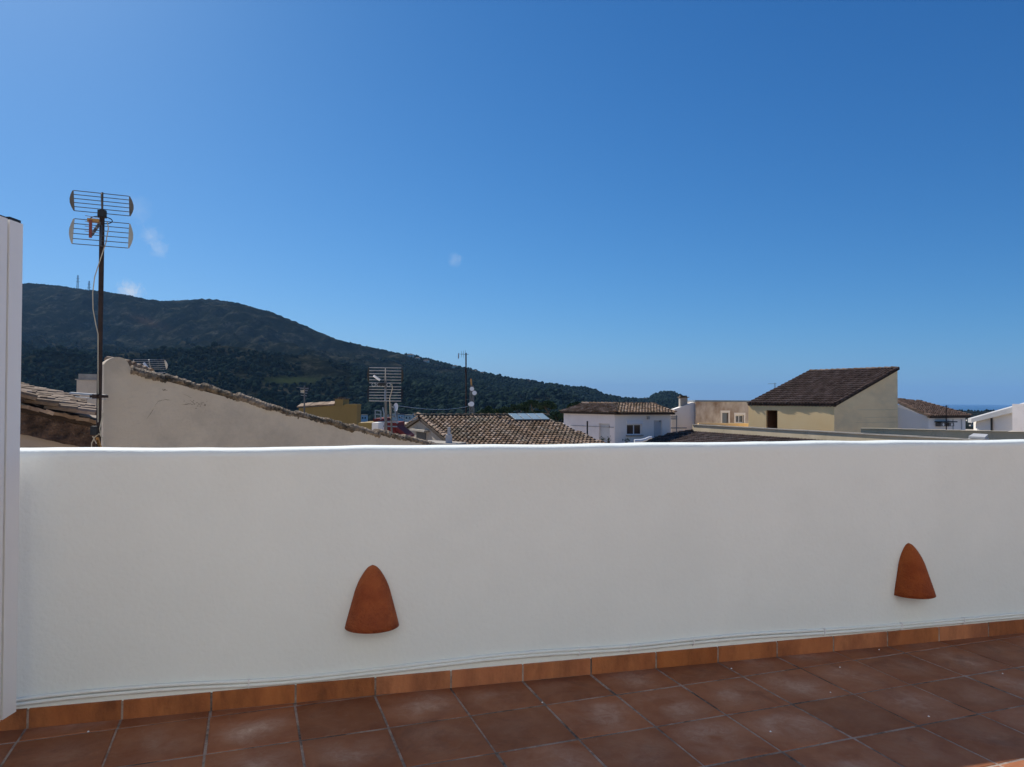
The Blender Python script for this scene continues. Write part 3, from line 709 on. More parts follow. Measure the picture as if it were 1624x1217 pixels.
# cracks in the plaster, as flat jagged strips, their inner shade put into the colour
def crack(pts, w_=.006):
    mb = MB(); P3 = []
    for (a, b_), (c_, d_) in zip(pts, pts[1:]):
        for i in range(6):
            t_ = i/6; P3.append((a+(c_-a)*t_+random.uniform(-.5, .5), b_+(d_-b_)*t_+random.uniform(-.35, .35)))
    P3.append(pts[-1]); m = len(P3); vs = []
    for i, (x, y) in enumerate(P3):
        u, z = onp(x, y); ww = w_*math.sin(math.pi*(i+.4)/m)*random.uniform(.4, 1.2); vs += [at_wall(p0, p1, u, z-ww, .002), at_wall(p0, p1, u, z+ww, .002)]
    mb.add(vs, [(2*i, 2*i+2, 2*i+3, 2*i+1) for i in range(m-1)]); mb.build('crack', M['crack'], rt)
crack([(232, 665), (239, 656), (244, 648)], .008); crack([(244, 648), (250, 637), (262, 634), (272, 635)], .004); crack([(288, 642), (300, 641), (303, 640)], .006); crack([(290, 625), (304, 631)], .003)
for (cx_, cy_, n_, sp_) in ((312, 640, 26, 9), (260, 619, 5, 3)):
    for k in range(n_):
        x, y = random.gauss(cx_, sp_), random.gauss(cy_, 2.4); 
        if k > 12 and n_ > 10: y += 1
        if k == 0: ms = MB()
        u, z = onp(x, y); s_ = random.uniform(.004, .012)
        ms.add([at_wall(p0, p1, u+s_*math.cos(a)*random.uniform(.6, 1.6), z+s_*.6*math.sin(a), .0015) for a in (i*math.pi/3 for i in range(6))], [(0, 1, 2, 3, 4, 5)])
    ms.build('plaster_pits', M['crack'], rt, kind='stuff')  # flat spots, the shade inside the pits painted as colour
# lean-to block behind the party wall so it belongs to a house
mb = MB(); bq = [at_wall(p0, p1, u, GZ, k) for u, k in ((.2, -.31), (6.0, -.31), (6.0, -3.2), (.2, -3.2))]; mb.prism(bq, (0, 0, -GZ-.9)); mb.build('lean_to', M['white_far'], rt)

# old tiled roof and rubble wall at far left
F0 = P(10, 632, 10.2); F1 = P(168, 666, 10.9); B0 = P(10, 611, 13.6); B1 = P(170, 656, 14.2)
rt = root('old_gable_house', (F0.x, F0.y, GZ), 'old house end with sunlit clay tiles over a dark rubble wall', 'house')
# tiles run down to the right along the verge, rows step away from the camera
sd = (F1-F0).normalized(); bd = (B0-F0); bdn = (bd-sd*bd.dot(sd)).normalized(); nn_ = sd.cross(bdn).normalized()
if nn_.z < 0: nn_ = -nn_
mb = MB(); mb.prism([F0-nn_*.14, F1-nn_*.14, B1-nn_*.14, B0-nn_*.14], nn_*.10); rf = mb.build('roof', M['underlay'], rt)
Lr = (F1-F0).length; Ld = bd.dot(bdn)
shared = []
for k in range(5):
    mb = MB(); cover_tile(mb, Vector((0, 0, 0)), Vector((0, 1, 0)), Vector((1, 0, 0)), Vector((0, 0, 1)), .105, .40, .05, 6)
    me = mb.build('tmp', M['tile_part']); shared.append(me.data); bpy.data.objects.remove(me)
row = 0
y_ = .06
while y_ < Ld:
    x_ = Lr+random.uniform(-.2, 0)
    while x_ > -.2:
        o = bpy.data.objects.new('roof_tile', random.choice(shared)); COL.objects.link(o); o.parent = rf
        # axis goes up-slope (towards the left)
        ax = (-sd+bdn*random.gauss(0, .09)+nn_*random.gauss(0.03, .05)).normalized(); yy = nn_.cross(ax).normalized(); zz_ = ax.cross(yy)
        loc = F0+sd*x_+bdn*(y_+random.gauss(0, .012))+nn_*(random.gauss(0, .012)-.02)-Vector(rt['_w'])
        o.matrix_local = Matrix(((ax.x, yy.x, zz_.x, loc.x), (ax.y, yy.y, zz_.y, loc.y), (ax.z, yy.z, zz_.z, loc.z), (0, 0, 0, 1)))
        x_ -= .27+random.uniform(-.04, .04)
    y_ += .235; row += 1
# rubble wall: pushed in and out
mb = MB(); nx, nz_ = 70, 34; vs = []
for i in range(nx+1):
    u = i/nx; top = F0.lerp(F1, u)-nn_*.15; zb3 = P(10+158*u, 684+34*u+0, top.y).z
    for j in range(nz_+1):
        p = top.copy(); p.z = top.z+(zb3-top.z)*j/nz_; vs.append(p)
vs = np.array([tuple(p) for p in vs]); dn = fbm(vs[:, 0]*9+50, vs[:, 2]*9+50, 61, 4)*.13+fbm(vs[:, 0]*3+50, vs[:, 2]*3+50, 66, 2)*.1
vs[:, 1] += dn-.06; h_ = nz_+1
mb.add([tuple(p) for p in vs], [(i*h_+j, i*h_+j+1, (i+1)*h_+j+1, (i+1)*h_+j) for i in range(nx) for j in range(nz_)], .5)
mb.build('rubble_wall', M['stone_dark'], rt)
mb = MB(); a0, a1 = F0+Vector((0, .16, -.1)), F1+Vector((0, .16, -.1)); mb.prism([(a0.x, a0.y, GZ), (a1.x, a1.y, GZ), (a1.x, a1.y, a1.z-.1), (a0.x, a0.y, a0.z-.1)], (0, 3.0, 0)); mb.build('wall', mat('brownish_plaster', (.33, .26, .2), (.4, .32, .25), 1, .95, .3, 20), rt)
# verge bricks between tiles and rubble
for k in range(12):
    t_ = (k+.5+random.uniform(-.2, .2))/12; c_ = F0.lerp(F1, t_)-nn_*.055+Vector((0, -.06, 0)); mb = MB(); ex = sd*random.uniform(.05, .085)+nn_*random.uniform(-.012, .012)
    a_, b_ = c_-ex, c_+ex; mb.bar(a_, b_, .12, .03+random.uniform(0, .025)); mb.build('verge_tile', M['tile_part'], rt)

# beige block behind the mast
bl = P(121, 640, 22); br = P(175, 640, 22.6); zt1 = P(121, 593, 22).z; zc = P(121, 603, 22).z
rt = root('roof_block', ((bl.x+br.x)/2, bl.y+.8, GZ), 'beige rendered stair block with darker cap between mast and old roof', 'building')
mb = MB(); mb.prism([(bl.x, bl.y, GZ), (br.x, br.y, GZ), (br.x, br.y+1.6, GZ), (bl.x, bl.y+1.6, GZ)], (0, 0, zc-GZ)); mb.build('wall', M['peach'], rt)
mb = MB(); mb.prism([(bl.x-.03, bl.y-.04, zc+.003), (br.x+.03, br.y-.04, zc+.003), (br.x+.03, br.y+1.64, zc+.003), (bl.x-.03, bl.y+1.64, zc+.003)], (0, 0, .03)); 
mb.prism([(bl.x+.03, bl.y+.03, zc+.034), (br.x, br.y+.03, zc+.034), (br.x, br.y+1.5, zc+.034), (bl.x+.03, bl.y+1.5, zc+.034)], (0, 0, zt1-zc-.034)); mb.build('cap', M['mortar'], rt)

# ------------------------------------------------------------------ antennas
def grid_antenna(name, base, ztop, loc, yaw, sc, label, grp, mast_r=.03, mast_mat='steel_dark', plate=('alu_dull', 'cream_plastic'), rods='alu_dull', upper=True, lower=True, cable=True, nr=(6, 6), rr=.004, tilt=1.0, wid=.82, zr=((.045, .30), (-.05, -.38))):
    """mast from base up to ztop, with a pair of grid reflectors centred at loc"""
    rt = root(name, base, label, 'antenna', grp)
    mb = MB(); mb.tube([base, (loc.x, loc.y, ztop)], mast_r, 12); mb.build('mast', M[mast_mat], rt)
    cs, sn = math.cos(yaw), math.sin(yaw)
    def T(x, y, z): return loc+Vector((x*cs-y*sn, x*sn+y*cs, z))*sc if True else None
    hw_ = wid/2
    for up, nn in ((1, nr[0]), (0, nr[1])):
        if (up and not upper) or (not up and not lower): continue
        prof = []
        for k in range(nn):
            t_ = k/(nn-1)
            if up: prof.append((.02-.16*math.sin(t_*1.2)*tilt, zr[0][0]+(zr[0][1]-zr[0][0])*t_))
            else: prof.append((.02-.16*math.sin(t_*1.2)*tilt, zr[1][0]+(zr[1][1]-zr[1][0])*t_))
        pr = MB()
        ref = MB(); ref.tube([T(0, y-.012, z) for y, z in prof], .009, 6)
        rf_ = ref.build('reflector', M[rods], rt)
        rd = MB()
        for (y, z) in prof:
            rd = MB(); rd.tube([T(-hw_, y, z), T(hw_, y, z)], rr/sc*sc, 6); rd.build('rod', M[rods], rf_)
        for sgn in (-1, 1):
            pl = MB(); k2 = len(prof); a_ = [T(sgn*hw_, y, z) for y, z in prof]; bul = [T(sgn*(hw_+.015+.045*math.sin(math.pi*i/(k2-1))), y+.03*math.sin(math.pi*i/(k2-1)), z) for i, (y, z) in enumerate(prof)]
            nv = Vector((-sn, cs, 0))*.02*sc; vs = []
            for p_, q_ in zip(a_, bul): vs += [p_, q_, q_+nv, p_+nv]
            fs = [(4*i+j, 4*i+(j+1) % 4, 4*i+4+(j+1) % 4, 4*i+4+j) for i in range(k2-1) for j in range(4)]+[(0, 1, 2, 3), (4*k2-1, 4*k2-2, 4*k2-3, 4*k2-4)]
            pl.add(vs, fs); pl.build('end_plate', M[plate[0] if up else plate[1]], rf_)
    return rt, T
# tall mast at the left
mb_base = P(156.5, 712, 8.55); base = Vector((mb_base.x, mb_base.y, -1.0)); top = P(161, 333, 8.55)
loc = P(162, 343, 8.55)
rt, T = grid_antenna('tv_antenna', base, top.z+.0, loc, math.radians(24), .80, 'tallest rusty mast with two curved grid reflectors stacked against the sky', 'TV antennas on the roofs', mast_r=.027, plate=('alu_dull', 'cream_plastic'), nr=(6, 6), rr=.0048, wid=.70, zr=((.045, .30), (-.07, -.46)))
mb = MB(); mb.tube([T(0, .0, -.02), T(0, -.03, .34)], .012, 8); mb.build('spine', M['steel_dark'], rt)
mb = MB(); mb.box(T(0.0, 0, .03), (.09, .08, .08), .4); mb.build('clamp', M['black'], rt)
mb = MB(); mb.box(T(-.10, -.10, -.10), (.12, .06, .04), .4); mb.build('balun_box', M['orange_plastic'], rt)
mb = MB(); mb.box(T(-.13, -.14, -.23), (.03, .03, .20), .4); mb.build('director', M['red_plastic'], rt)
mb = MB(); mb.bar(T(-.02, -.02, -.10), T(-.12, -.13, -.32), .025); mb.build('strut', M['alu_dull'], rt)
for sgn in (-1, 1):
    mb = MB(); mb.tube([T(sgn*(.02+.12*math.sin(a)) , -.10, -.03-.05*(1-math.cos(a))) for a in (i*math.pi/10 for i in range(11))], .006, 6); mb.build('dipole_loop', M['black'], rt)
for zz2 in (-.05, -.13, -.20, -.27):
    mb = MB(); mb.tube([T(-.20, -.16, zz2), T(-.02, -.14, zz2-.01)], .004, 6); mb.build('dipole', M['alu'], rt)
cb = [(170, 352), (172, 362), (168, 385), (163, 400), (157, 418), (150, 440), (147, 465), (147.5, 490), (152, 515), (155.5, 530)]
mb = MB(); pts = [P(a, b_, 8.50) for a, b_ in cb]+[P(155.5, y, 8.515) for y in (560, 600, 640, 670)]; mb.tube(pts, .0055, 6); mb.build('coax_cable', M['cable_cream'], rt)
# bracket, junction box and spare cable loops at its foot
m1 = P(157, 629, 8.5); mb = MB(); mb.box(m1, (.20, .03, .03)); mb.box(m1+Vector((-.03, 0, 0)), (.05, .09, .05)); mb.build('bracket', M['steel_dark'], rt)
m1 = P(149.5, 683, 8.46); mb = MB(); mb.box(m1, (.065, .05, .10)); mb.build('junction_box', M['black'], rt)
for i, pts in enumerate(([(157, 688), (150, 694), (145.5, 703), (145, 712), (146, 722)], [(158, 688), (163, 696), (166, 706), (164, 716), (160, 722)], [(147, 692), (151, 700), (153, 704)], [(163, 655), (161, 668), (158, 680), (160, 690)])):
    mb = MB(); mb.tube([P(a, b_, 8.48) for a, b_ in pts], .0065, 6); mb.build('cable_loop', M['cable_cream'], rt)
mb = MB(); 
for k in range(7): 
    a = P(154+k*1.2, 694+k*4, 8.49); mb.bar(a, a+Vector((.02, 0, -.05)), .03, .02)
mb.build('tape_wrap', M['orange_plastic'], rt)
# horizontal boards on the mast (aerial boom)
a, b_ = P(112, 623.5, 8.8), P(168, 627.5, 8.6); mb = MB(); mb.bar(a, b_, .03, .02); mb.bar(a+Vector((.06, 0, -.045)), b_+Vector((0, 0, -.045)), .008); mb.build('boom', M['alu'], rt)

base = P(621, 694, 13.0); loc = P(611, 610.5, 13.0); loc.x = P(611, 610, 13).x; base.x = P(617.5, 600, 13.0).x; base.z = -1.2
tl = loc.copy(); rt, T = grid_antenna('tv_antenna', base, P(617, 597, 13).z, loc, math.radians(9), .66, 'double grid TV antenna with black end plates behind the broken coping', 'TV antennas on the roofs', mast_r=.022, mast_mat='alu_dull', plate=('black', 'black'), rods='alu', nr=(6, 6), rr=.0065, wid=.84, zr=((.05, .45), (-.05, -.43)))
mb = MB(); mb.tube([T(-.30, -.22, .23), T(-.14, -.16, .12)], .02, 8); mb.build('director', M['white_plastic'], rt)
mb = MB(); mb.box(T(-.1, -.12, .01), (.16, .05, .05)); mb.build('balun_box', M['black'], rt)
for k in range(4):
    x = -.30+k*.13; mb = MB(); mb.tube([T(x+.05*math.cos(a), -.14, .045*math.sin(a)) for a in (i*math.pi/6 for i in range(13))], .006, 6); mb.build('dipole_loop', M['alu'], rt)
mb = MB(); mb.tube([T(.17, -.05, .02), T(.19, -.06, -.10), T(.12, -.05, -.35), T(.14, -.03, -.9)], .007, 6); mb.build('coax_cable', M['cable_cream'], rt)
ba = P(627, 694, 13.05); ba.z = -1.2; mb = MB(); mb.tube([ba, P(620, 640, 13.0)], .016, 8); mb.tube([P(616, 660, 12.95), P(626, 660, 12.95)], .008, 6); mb.tube([P(616, 668, 12.95), P(628, 668, 12.95)], .008, 6); mb.build('brace', M['alu_dull'], rt)

base = P(240, 620, 15.0); base.z = -1.5; loc = P(239, 588, 15.0)
rt, T = grid_antenna('tv_antenna', base, P(240, 580, 15).z, loc, math.radians(6), .72, 'pale grid TV antenna half hidden behind the rounded top of the peach wall', 'TV antennas on the roofs', mast_r=.02, plate=('alu', 'alu'), rods='alu', lower=False, nr=(6, 6), rr=.005, wid=.82)
mb = MB(); mb.tube([P(228, 576, 14.8), P(235, 585, 14.8)], .025, 8); mb.build('director', M['white_plastic'], rt)
mb = MB(); mb.box(P(238, 586, 14.8), (.12, .06, .06)); mb.build('balun_box', M['black'], rt)
mb = MB(); mb.tube([P(233, 591, 14.9), P(262, 591, 14.9)], .008, 6); mb.build('boom', M['alu'], rt)

def yagi(base, top, armdir, label, n=6, arm=1.0, el=.45, r=.015, mt='alu_dull', vert=False):
    rt = root('yagi_antenna', base, label, 'antenna', 'TV antennas on the roofs')
    mb = MB(); mb.tube([base, top], r, 8); mb.build('mast', M['alu_dull' if mt == 'alu' else mt], rt)
    a = Vector(top)+Vector((0, 0, -.06)); d = Vector(armdir).normalized(); x = Vector((0, 0, 1)) if vert else d.cross(Vector((0, 0, 1))).normalized()
    mb = MB(); mb.tube([a-d*.12, a+d*arm], .010, 6); bo = mb.build('boom', M[mt], rt)
    for k in range(n):
        c_ = a+d*(arm*(k+.3)/n); l_ = el*(1-.3*k/n)/2; mb = MB(); mb.tube([c_-x*l_, c_+x*l_], .006, 6); mb.build('element', M[mt], bo)
    return rt
def stackmast(px, y0, y1, Y, label):
    base = P(px, y1, Y); base.z = min(base.z, -2.2); return base, P(px, y0, Y)
b0, t0 = stackmast(483, 612, 648, 24, '')
rt = yagi(b0, t0, (-1, -.2, 0), 'small faded antenna on a thin pole above the ochre roof', 4, .25, .5, .025)
for k, z in enumerate((616, 619, 623, 627)):
    mb = MB(); mb.tube([P(476+k*.5, z, 23.9), P(489-k, z+1, 24.2)], .012, 6); mb.build('element', M['alu'], rt)
mb = MB(); mb.box(P(480, 621, 24), (.12, .05, .10)); mb.build('balun_box', M['cream_plastic'], rt)
b0, t0 = stackmast(739, 560, 668, 33, '')
b0.x = P(740, 660, 33).x
rt = yagi(b0, t0, (-1, -.3, 0), 'thin tall dark pole with a small T-shaped aerial rising over the central tiled roof', 3, .26, .35, .032, 'steel_dark', True)
mb = MB(); mb.tube([P(727.5, 560.5, 33), P(727, 569, 33)], .03, 6); mb.build('dipole', M['alu'], rt)
mb = MB(); mb.box(P(738.6, 588, 33), (.09, .09, .14)); mb.build('clamp', M['steel_dark'], rt)
b0, t0 = stackmast(1229, 605, 620, 47.5, ''); b0.z = P(1229, 622, 47.5).z-1
yagi(b0, t0+Vector((0, 0, -.1)), (-1, -.1, 0), 'tiny aerial sticking up behind the slope of the yellow house roof', 5, .45, .5, .02, 'steel_dark')

# telecom mast with drums
def lattice(base, top, w_, label, seg=8, grp=None, cat='mast', drums=()):
    rt = root('telecom_mast', base, label, cat, grp); h_ = top.z-base.z; mb = MB()
    cs = [(-w_, -w_), (w_, -w_), (0, w_)]
    for x, y in cs: mb.tube([base+Vector((x, y, 0)), base+Vector((x*.45, y*.45, h_))], w_*.16, 6)
    for k in range(seg):
        z0, z1 = h_*k/seg, h_*(k+1)/seg; f0, f1 = 1-.55*k/seg, 1-.55*(k+1)/seg
        for i in range(3):
            a, b_ = cs[i], cs[(i+1) % 3]; mb.bar(base+Vector((a[0]*f0, a[1]*f0, z0)), base+Vector((b_[0]*f1, b_[1]*f1, z1)), w_*.14)
            mb.bar(base+Vector((a[0]*f1, a[1]*f1, z1)), base+Vector((b_[0]*f1, b_[1]*f1, z1)), w_*.14)
    mb.build('lattice', M['alu_dull'], rt)
    for (px, py, Y, r) in drums:
        c_ = P(px, py, Y); d = MB(); d.tube([c_+Vector((0, .2*r, 0)), c_+Vector((0, -.6*r, 0))], r, 16); d.build('drum_aerial', M['white_plastic'], rt)
    return rt
bt = P(748, 690, 120); bt.z = GZ-2; rt = lattice(bt, P(748, 612, 120), .55, 'lattice telecom mast with white drum aerials behind the central roof', 9, None, 'mast', ((748.5, 617, 119, .34), (752.5, 623.5, 119, .36), (748, 641, 118.6, .40), (745.5, 641.5, 119, .3)))
mb = MB(); mb.tube([P(748, 613, 120), P(747, 601, 120)], .12, 8); mb.build('whip', M['orange_plastic'], rt)
# two pylons on the ridge
for px, y0, y1, lb in ((123.5, 437, 458, 'taller left pylon on the mountain crest at the left'), (141.5, 446, 460, 'shorter right pylon on the mountain crest at the left')):
    c_ = P(px, y1+1.5, 2560); c_.z -= 4
    rt = lattice(c_, P(px, y0, 2560), 3.4, lb, 7, 'pylons on the mountain crest', 'pylon'); 
    mb = MB(); mb.bar(P(px-3, y0+10, 2560), P(px+3, y0+10, 2560), 1.0); mb.bar(P(px-2.5, y0+5, 2560), P(px+2.5, y0+5, 2560), 1.0); mb.build('cross_arm', M['alu_dull'], rt)

# ------------------------------------------------------------------ ochre block with chimney
c1 = P(474, 650, 24.5); c2 = P(566, 660, 24.0)
p0 = (c1.x, c1.y); p1 = (c2.x, c2.y); rt = root('ochre_building', (c1.x, c1.y, GZ), 'ochre rooftop building with a square chimney and shallow tiled edge', 'building')
outl = [(474, 647.5), (535, 643), (566, 643.5)]
uv = [onp(a, b_) for a, b_ in outl]; pts = [(uv[0][0], GZ)]+uv+[(uv[-1][0], GZ)]
mb = MB(); fr = [at_wall(p0, p1, u, z) for u, z in pts]; bk = [at_wall(p0, p1, u, z, -.3) for u, z in pts]; n = 5
mb.add(fr+bk, [tuple(range(n))[::-1], tuple(range(n, 2*n))]+[(i, (i+1) % n, (i+1) % n+n, i+n) for i in range(n)], .5); mb.build('wall', M['ochre'], rt)
mb = MB(); ua, za = onp(547, 643.5); ub, zb4 = onp(566.5, 643.5); wbox(mb, p0, p1, ua, ub, za+.003, za+.05, -.3, .03); mb.build('coping', M['ochre'], rt)
ua, za = onp(530.5, 633.5); ub, _ = onp(543.5, 640); _, zl = onp(537, 643.5); cm = MB(); wbox(cm, p0, p1, ua, ub, zl-.1, za, -.45, -.02); ch = cm.build('chimney', M['ochre'], rt)
cm = MB(); wbox(cm, p0, p1, ua-.03, ub+.03, za+.002, za+.03, -.48, .01); um = (ua+ub)/2; wbox(cm, p0, p1, um-.09, um+.09, za+.031, za+.08, -.35, -.12); cm.build('chimney_cap', M['coping'], ch)
a0 = at_wall(p0, p1, onp(472, 647)[0], onp(472, 646.5)[1], .05); a1 = at_wall(p0, p1, onp(530, 643.5)[0], onp(530, 643)[1], .05)
for k in range(6):
    mb = MB(); a, b_ = a0.lerp(a1, k/6), a0.lerp(a1, (k+1.05)/6); mb.prism([a, b_, b_+Vector((0, .5, .10)), a+Vector((0, .5, .10))], (0, 0, .035+.01*(k % 2))); mb.build('verge_tile', M['tile_part'], rt)
# low ochre and white blocks right of it
c1 = P(568, 680, 19); c2 = P(597, 680, 19.2); zt5 = P(570, 671, 19).z
mb = MB(); mb.prism([(c1.x, c1.y, GZ), (c2.x-.12, c2.y, GZ), (c2.x-.12, c2.y+1.6, GZ), (c1.x, c1.y+1.6, GZ)], (0, 0, zt5-GZ)); rt = root('low_block', (c1.x, c1.y, GZ), 'low ochre roof block with a white edge, beside the red structure', 'building'); mb.build('wall', M['ochre'], rt)
mb = MB(); mb.prism([(c2.x-.117, c2.y-.01, GZ), (c2.x+.05, c2.y-.01, GZ), (c2.x+.05, c2.y+1.6, GZ), (c2.x-.117, c2.y+1.6, GZ)], (0, 0, zt5-GZ)); mb.build('pilaster', M['white_far'], rt)
# dark red roof structure with railing bits and dish
r0, r1 = P(592, 690, 20), P(640, 690, 20.5); zt6 = P(592, 664, 20).z; rt = root('red_building', (r0.x, r0.y, GZ), 'dark red rooftop structure behind the double grid antenna', 'building')
mb = MB(); mb.prism([(r0.x, r0.y, GZ), (P(606, 690, 20).x, r0.y, GZ), (P(606, 690, 20).x, r0.y+1.5, GZ), (r0.x, r0.y+1.5, GZ)], (0, 0, zt6-GZ))
x1_ = P(608, 690, 20.1).x; x2_ = P(630, 690, 20.3).x; mb.prism([(x1_, r0.y+.1, GZ), (x2_, r0.y+.2, GZ), (x2_, r0.y+1.7, GZ), (x1_, r0.y+1.6, GZ)], (0, 0, P(615, 671, 20).z-GZ)); mb.build('wall', M['red_wall'], rt)
mb = MB(); a = Vector((x2_+.01, r0.y, P(630, 676, 20).z)); b_ = P(648, 692, 20.4); mb.prism([a, b_, b_+Vector((0, 1.2, 0)), a+Vector((0, 1.2, 0))], (0, 0, -.12)); mb.build('roof', M['red_wall'], rt)
mb = MB()
for (x0, y0, x1, y1) in ((595, 651, 595, 665), (604, 652, 604, 666), (595, 651, 604, 652), (594, 657, 605, 658), (607, 646, 611, 668), (625, 644, 630, 672), (600, 669, 632, 670), (608, 676, 630, 677)): mb.tube([P(x0, y0, 19.8), P(x1, y1, 19.8)], .018, 6)
mb.build('frame', M['slate'], rt)
def dish(px, py, Y, r, label, basez):
    c_ = P(px, py, Y); rt = root('satellite_dish', (c_.x, c_.y+.1, basez), label, 'satellite dish'); mb = MB(); vs = [c_+Vector((0, .12*r, 0))]; n = 18
    ax = Vector((-.75, -.65, .1)).normalized(); x = ax.cross(Vector((0, 0, 1))).normalized(); y = x.cross(ax); vs = [c_-ax*.25*r]
    for k in (1, 2, 3):
        for i in range(n): a = 2*math.pi*i/n; vs.append(c_-ax*(.25*r*(1-(k/3)**2))+(x*math.cos(a)+y*math.sin(a))*r*k/3)
    fs = [(0, 1+i, 1+(i+1) % n) for i in range(n)]+[(1+(k-1)*n+i, 1+k*n+i, 1+k*n+(i+1) % n, 1+(k-1)*n+(i+1) % n) for k in (1, 2) for i in range(n)]
    mb.add(vs, fs); mb.build('dish', M['white_plastic'], rt, smooth=True); mb = MB(); mb.tube([c_+Vector((.02, .1, 0)), (c_.x+.02, c_.y+.1, basez)], .02, 8); mb.build('pole', M['alu_dull'], rt)
    mb = MB(); mb.tube([c_-y*r*.9, c_+ax*r*.9], .012, 6); mb.build('feed_arm', M['alu_dull'], rt)
dish(627.5, 646, 20.6, .12, 'small white satellite dish behind the double grid antenna', P(628, 672, 20).z)

# ------------------------------------------------------------------ central house with tiled roof and solar panels
ps = math.radians(25); e1 = Vector((math.cos(ps), math.sin(ps), 0)); e2 = Vector((math.sin(ps), -math.cos(ps), 0))
G = P(663, 661, 30.0); RL = 5.55; sl2 = .235
Gz = G.z
def cr(a, s_, z=None): 
    p = G+e1*a+e2*s_; p.z = Gz-abs(s_)*sl2 if z is None else z; return p
rt = root('tiled_house', (G.x, G.y, GZ), 'house with broad old clay tile roof, solar panels and pale gable', 'house')
FE, BE = 5.6, 2.6
tiled_roof(rt, [cr(0, FE), cr(RL+.9, FE), cr(RL+.15, 0), cr(0, 0)], M['tile_roof'], .18, .27)
tiled_roof(rt, [cr(RL, -BE), cr(0, -BE), cr(0, 0), cr(RL, 0)], M['tile_roof'], .18, .27)
ridge_line(rt, cr(-.1, 0), cr(RL+.1, 0), M['coping'], .10)
ridge_line(rt, cr(.1, FE), cr(.1, 0), M['tile_roof'], .085, .34, .03)
mb = MB(); gable = [cr(.12, FE-.2, GZ), cr(.12, FE-.2), cr(.12, 0), cr(.12, -BE+.1), cr(.12, -BE+.1, GZ)]
gable = [p-Vector((0, 0, .13)) if p.z > GZ+.5 else p for p in gable]
mb.add(gable+[p+e1*(RL) for p in gable], [(0, 1, 2, 3, 4), (9, 8, 7, 6, 5), (0, 5, 6, 1), (3, 8, 9, 4)], .5); mb.build('wall', M['mortar'], rt)
# gable opening, its inner shade painted as a black slab, and a little flat roof in front of it
ga, gb = cr(.12, -2.5), cr(.12, 5.4)
hu = pix_hole(ga, gb, 661, 676, 686, 698)
mb = MB(); wbox(mb, ga, gb, hu[0], hu[1], hu[2], hu[3], -.02, .02); mb.build('window', M['black'], rt)
mb = MB(); hu2 = pix_hole(ga, gb, 652, 688, 682.5, 684); wbox(mb, ga, gb, hu[0]-.3, hu[1]+.4, hu[3]+.05, hu[3]+.12, .0, .22); mb.build('ledge', M['mortar'], rt)
mb = MB(); zf = P(690, 702, 25.5).z; k0 = P(672, 702, 25.5); k1 = P(722, 704, 24.6); mb.prism([(k0.x, k0.y, GZ), (k1.x, k1.y, GZ), (k1.x+.3, k1.y+1.2, GZ), (k0.x, k0.y+1.5, GZ)], (0, 0, zf-GZ)); mb.build('lean_to', M['mortar'], rt)
mb = MB(); k0 = P(715, 690, 25.2); mb.prism([(k0.x-.18, k0.y, GZ), (k0.x+.02, k0.y, GZ), (k0.x+.02, k0.y+.3, GZ), (k0.x-.18, k0.y+.3, GZ)], (0, 0, k0.z-GZ)); mb.prism([(k0.x-.12, k0.y+.05, k0.z+.003), (k0.x-.03, k0.y+.05, k0.z+.003), (k0.x-.03, k0.y+.2, k0.z+.003), (k0.x-.12, k0.y+.2, k0.z+.003)], (0, 0, .25)); mb.build('chimney', M['sea_wall'], rt)
sp = root('solar_panels', cr(4.5, .1), 'row of pale reflecting solar panels on the ridge of the old tiled roof', 'solar panels')
nrm = e1.cross((cr(0, 1)-cr(0, 0))).normalized(); nrm = nrm if nrm.z > 0 else -nrm
def spx(px, s_): # along-ridge coordinate that shows at pixel px for slope distance s_
    lo, hi = 0, 9
    for _ in range(40):
        m = (lo+hi)/2; p = cr(m, s_); x = 812+F*p.x/p.y
        if x < px: lo = m
        else: hi = m
    return lo
for k in range(4):
    ta, tb = spx(805, .05)+k*(spx(861, .05)-spx(805, .05))/4, spx(805, .05)+(k+.96)*(spx(861, .05)-spx(805, .05))/4
    ba_, bb_ = spx(817, .95)+k*(spx(873, .95)-spx(817, .95))/4, spx(817, .95)+(k+.96)*(spx(873, .95)-spx(817, .95))/4
    q4 = [cr(ba_, .95)+nrm*.07, cr(bb_, .95)+nrm*.07, cr(tb, .05)+nrm*.10, cr(ta, .05)+nrm*.10]
    mb = MB(); mb.prism(q4, nrm*.04); pn = mb.build('panel_frame', M['alu_dull'], sp)
    cc = sum(q4, Vector((0, 0, 0)))/4; mb = MB(); mb.prism([cc+(p-cc)*.93+nrm*.041 for p in q4], nrm*.006); mb.build('panel_glass', M['panel_glass'], pn)
mb = MB(); mb.tube([cr(ba_-3, .8)+nrm*.02, cr(ba_-3, .8)+nrm*.09], .02, 6); mb.tube([cr(ba_, .8)+nrm*.02, cr(ba_, .8)+nrm*.09], .02, 6); mb.build('support', M['alu_dull'], sp)

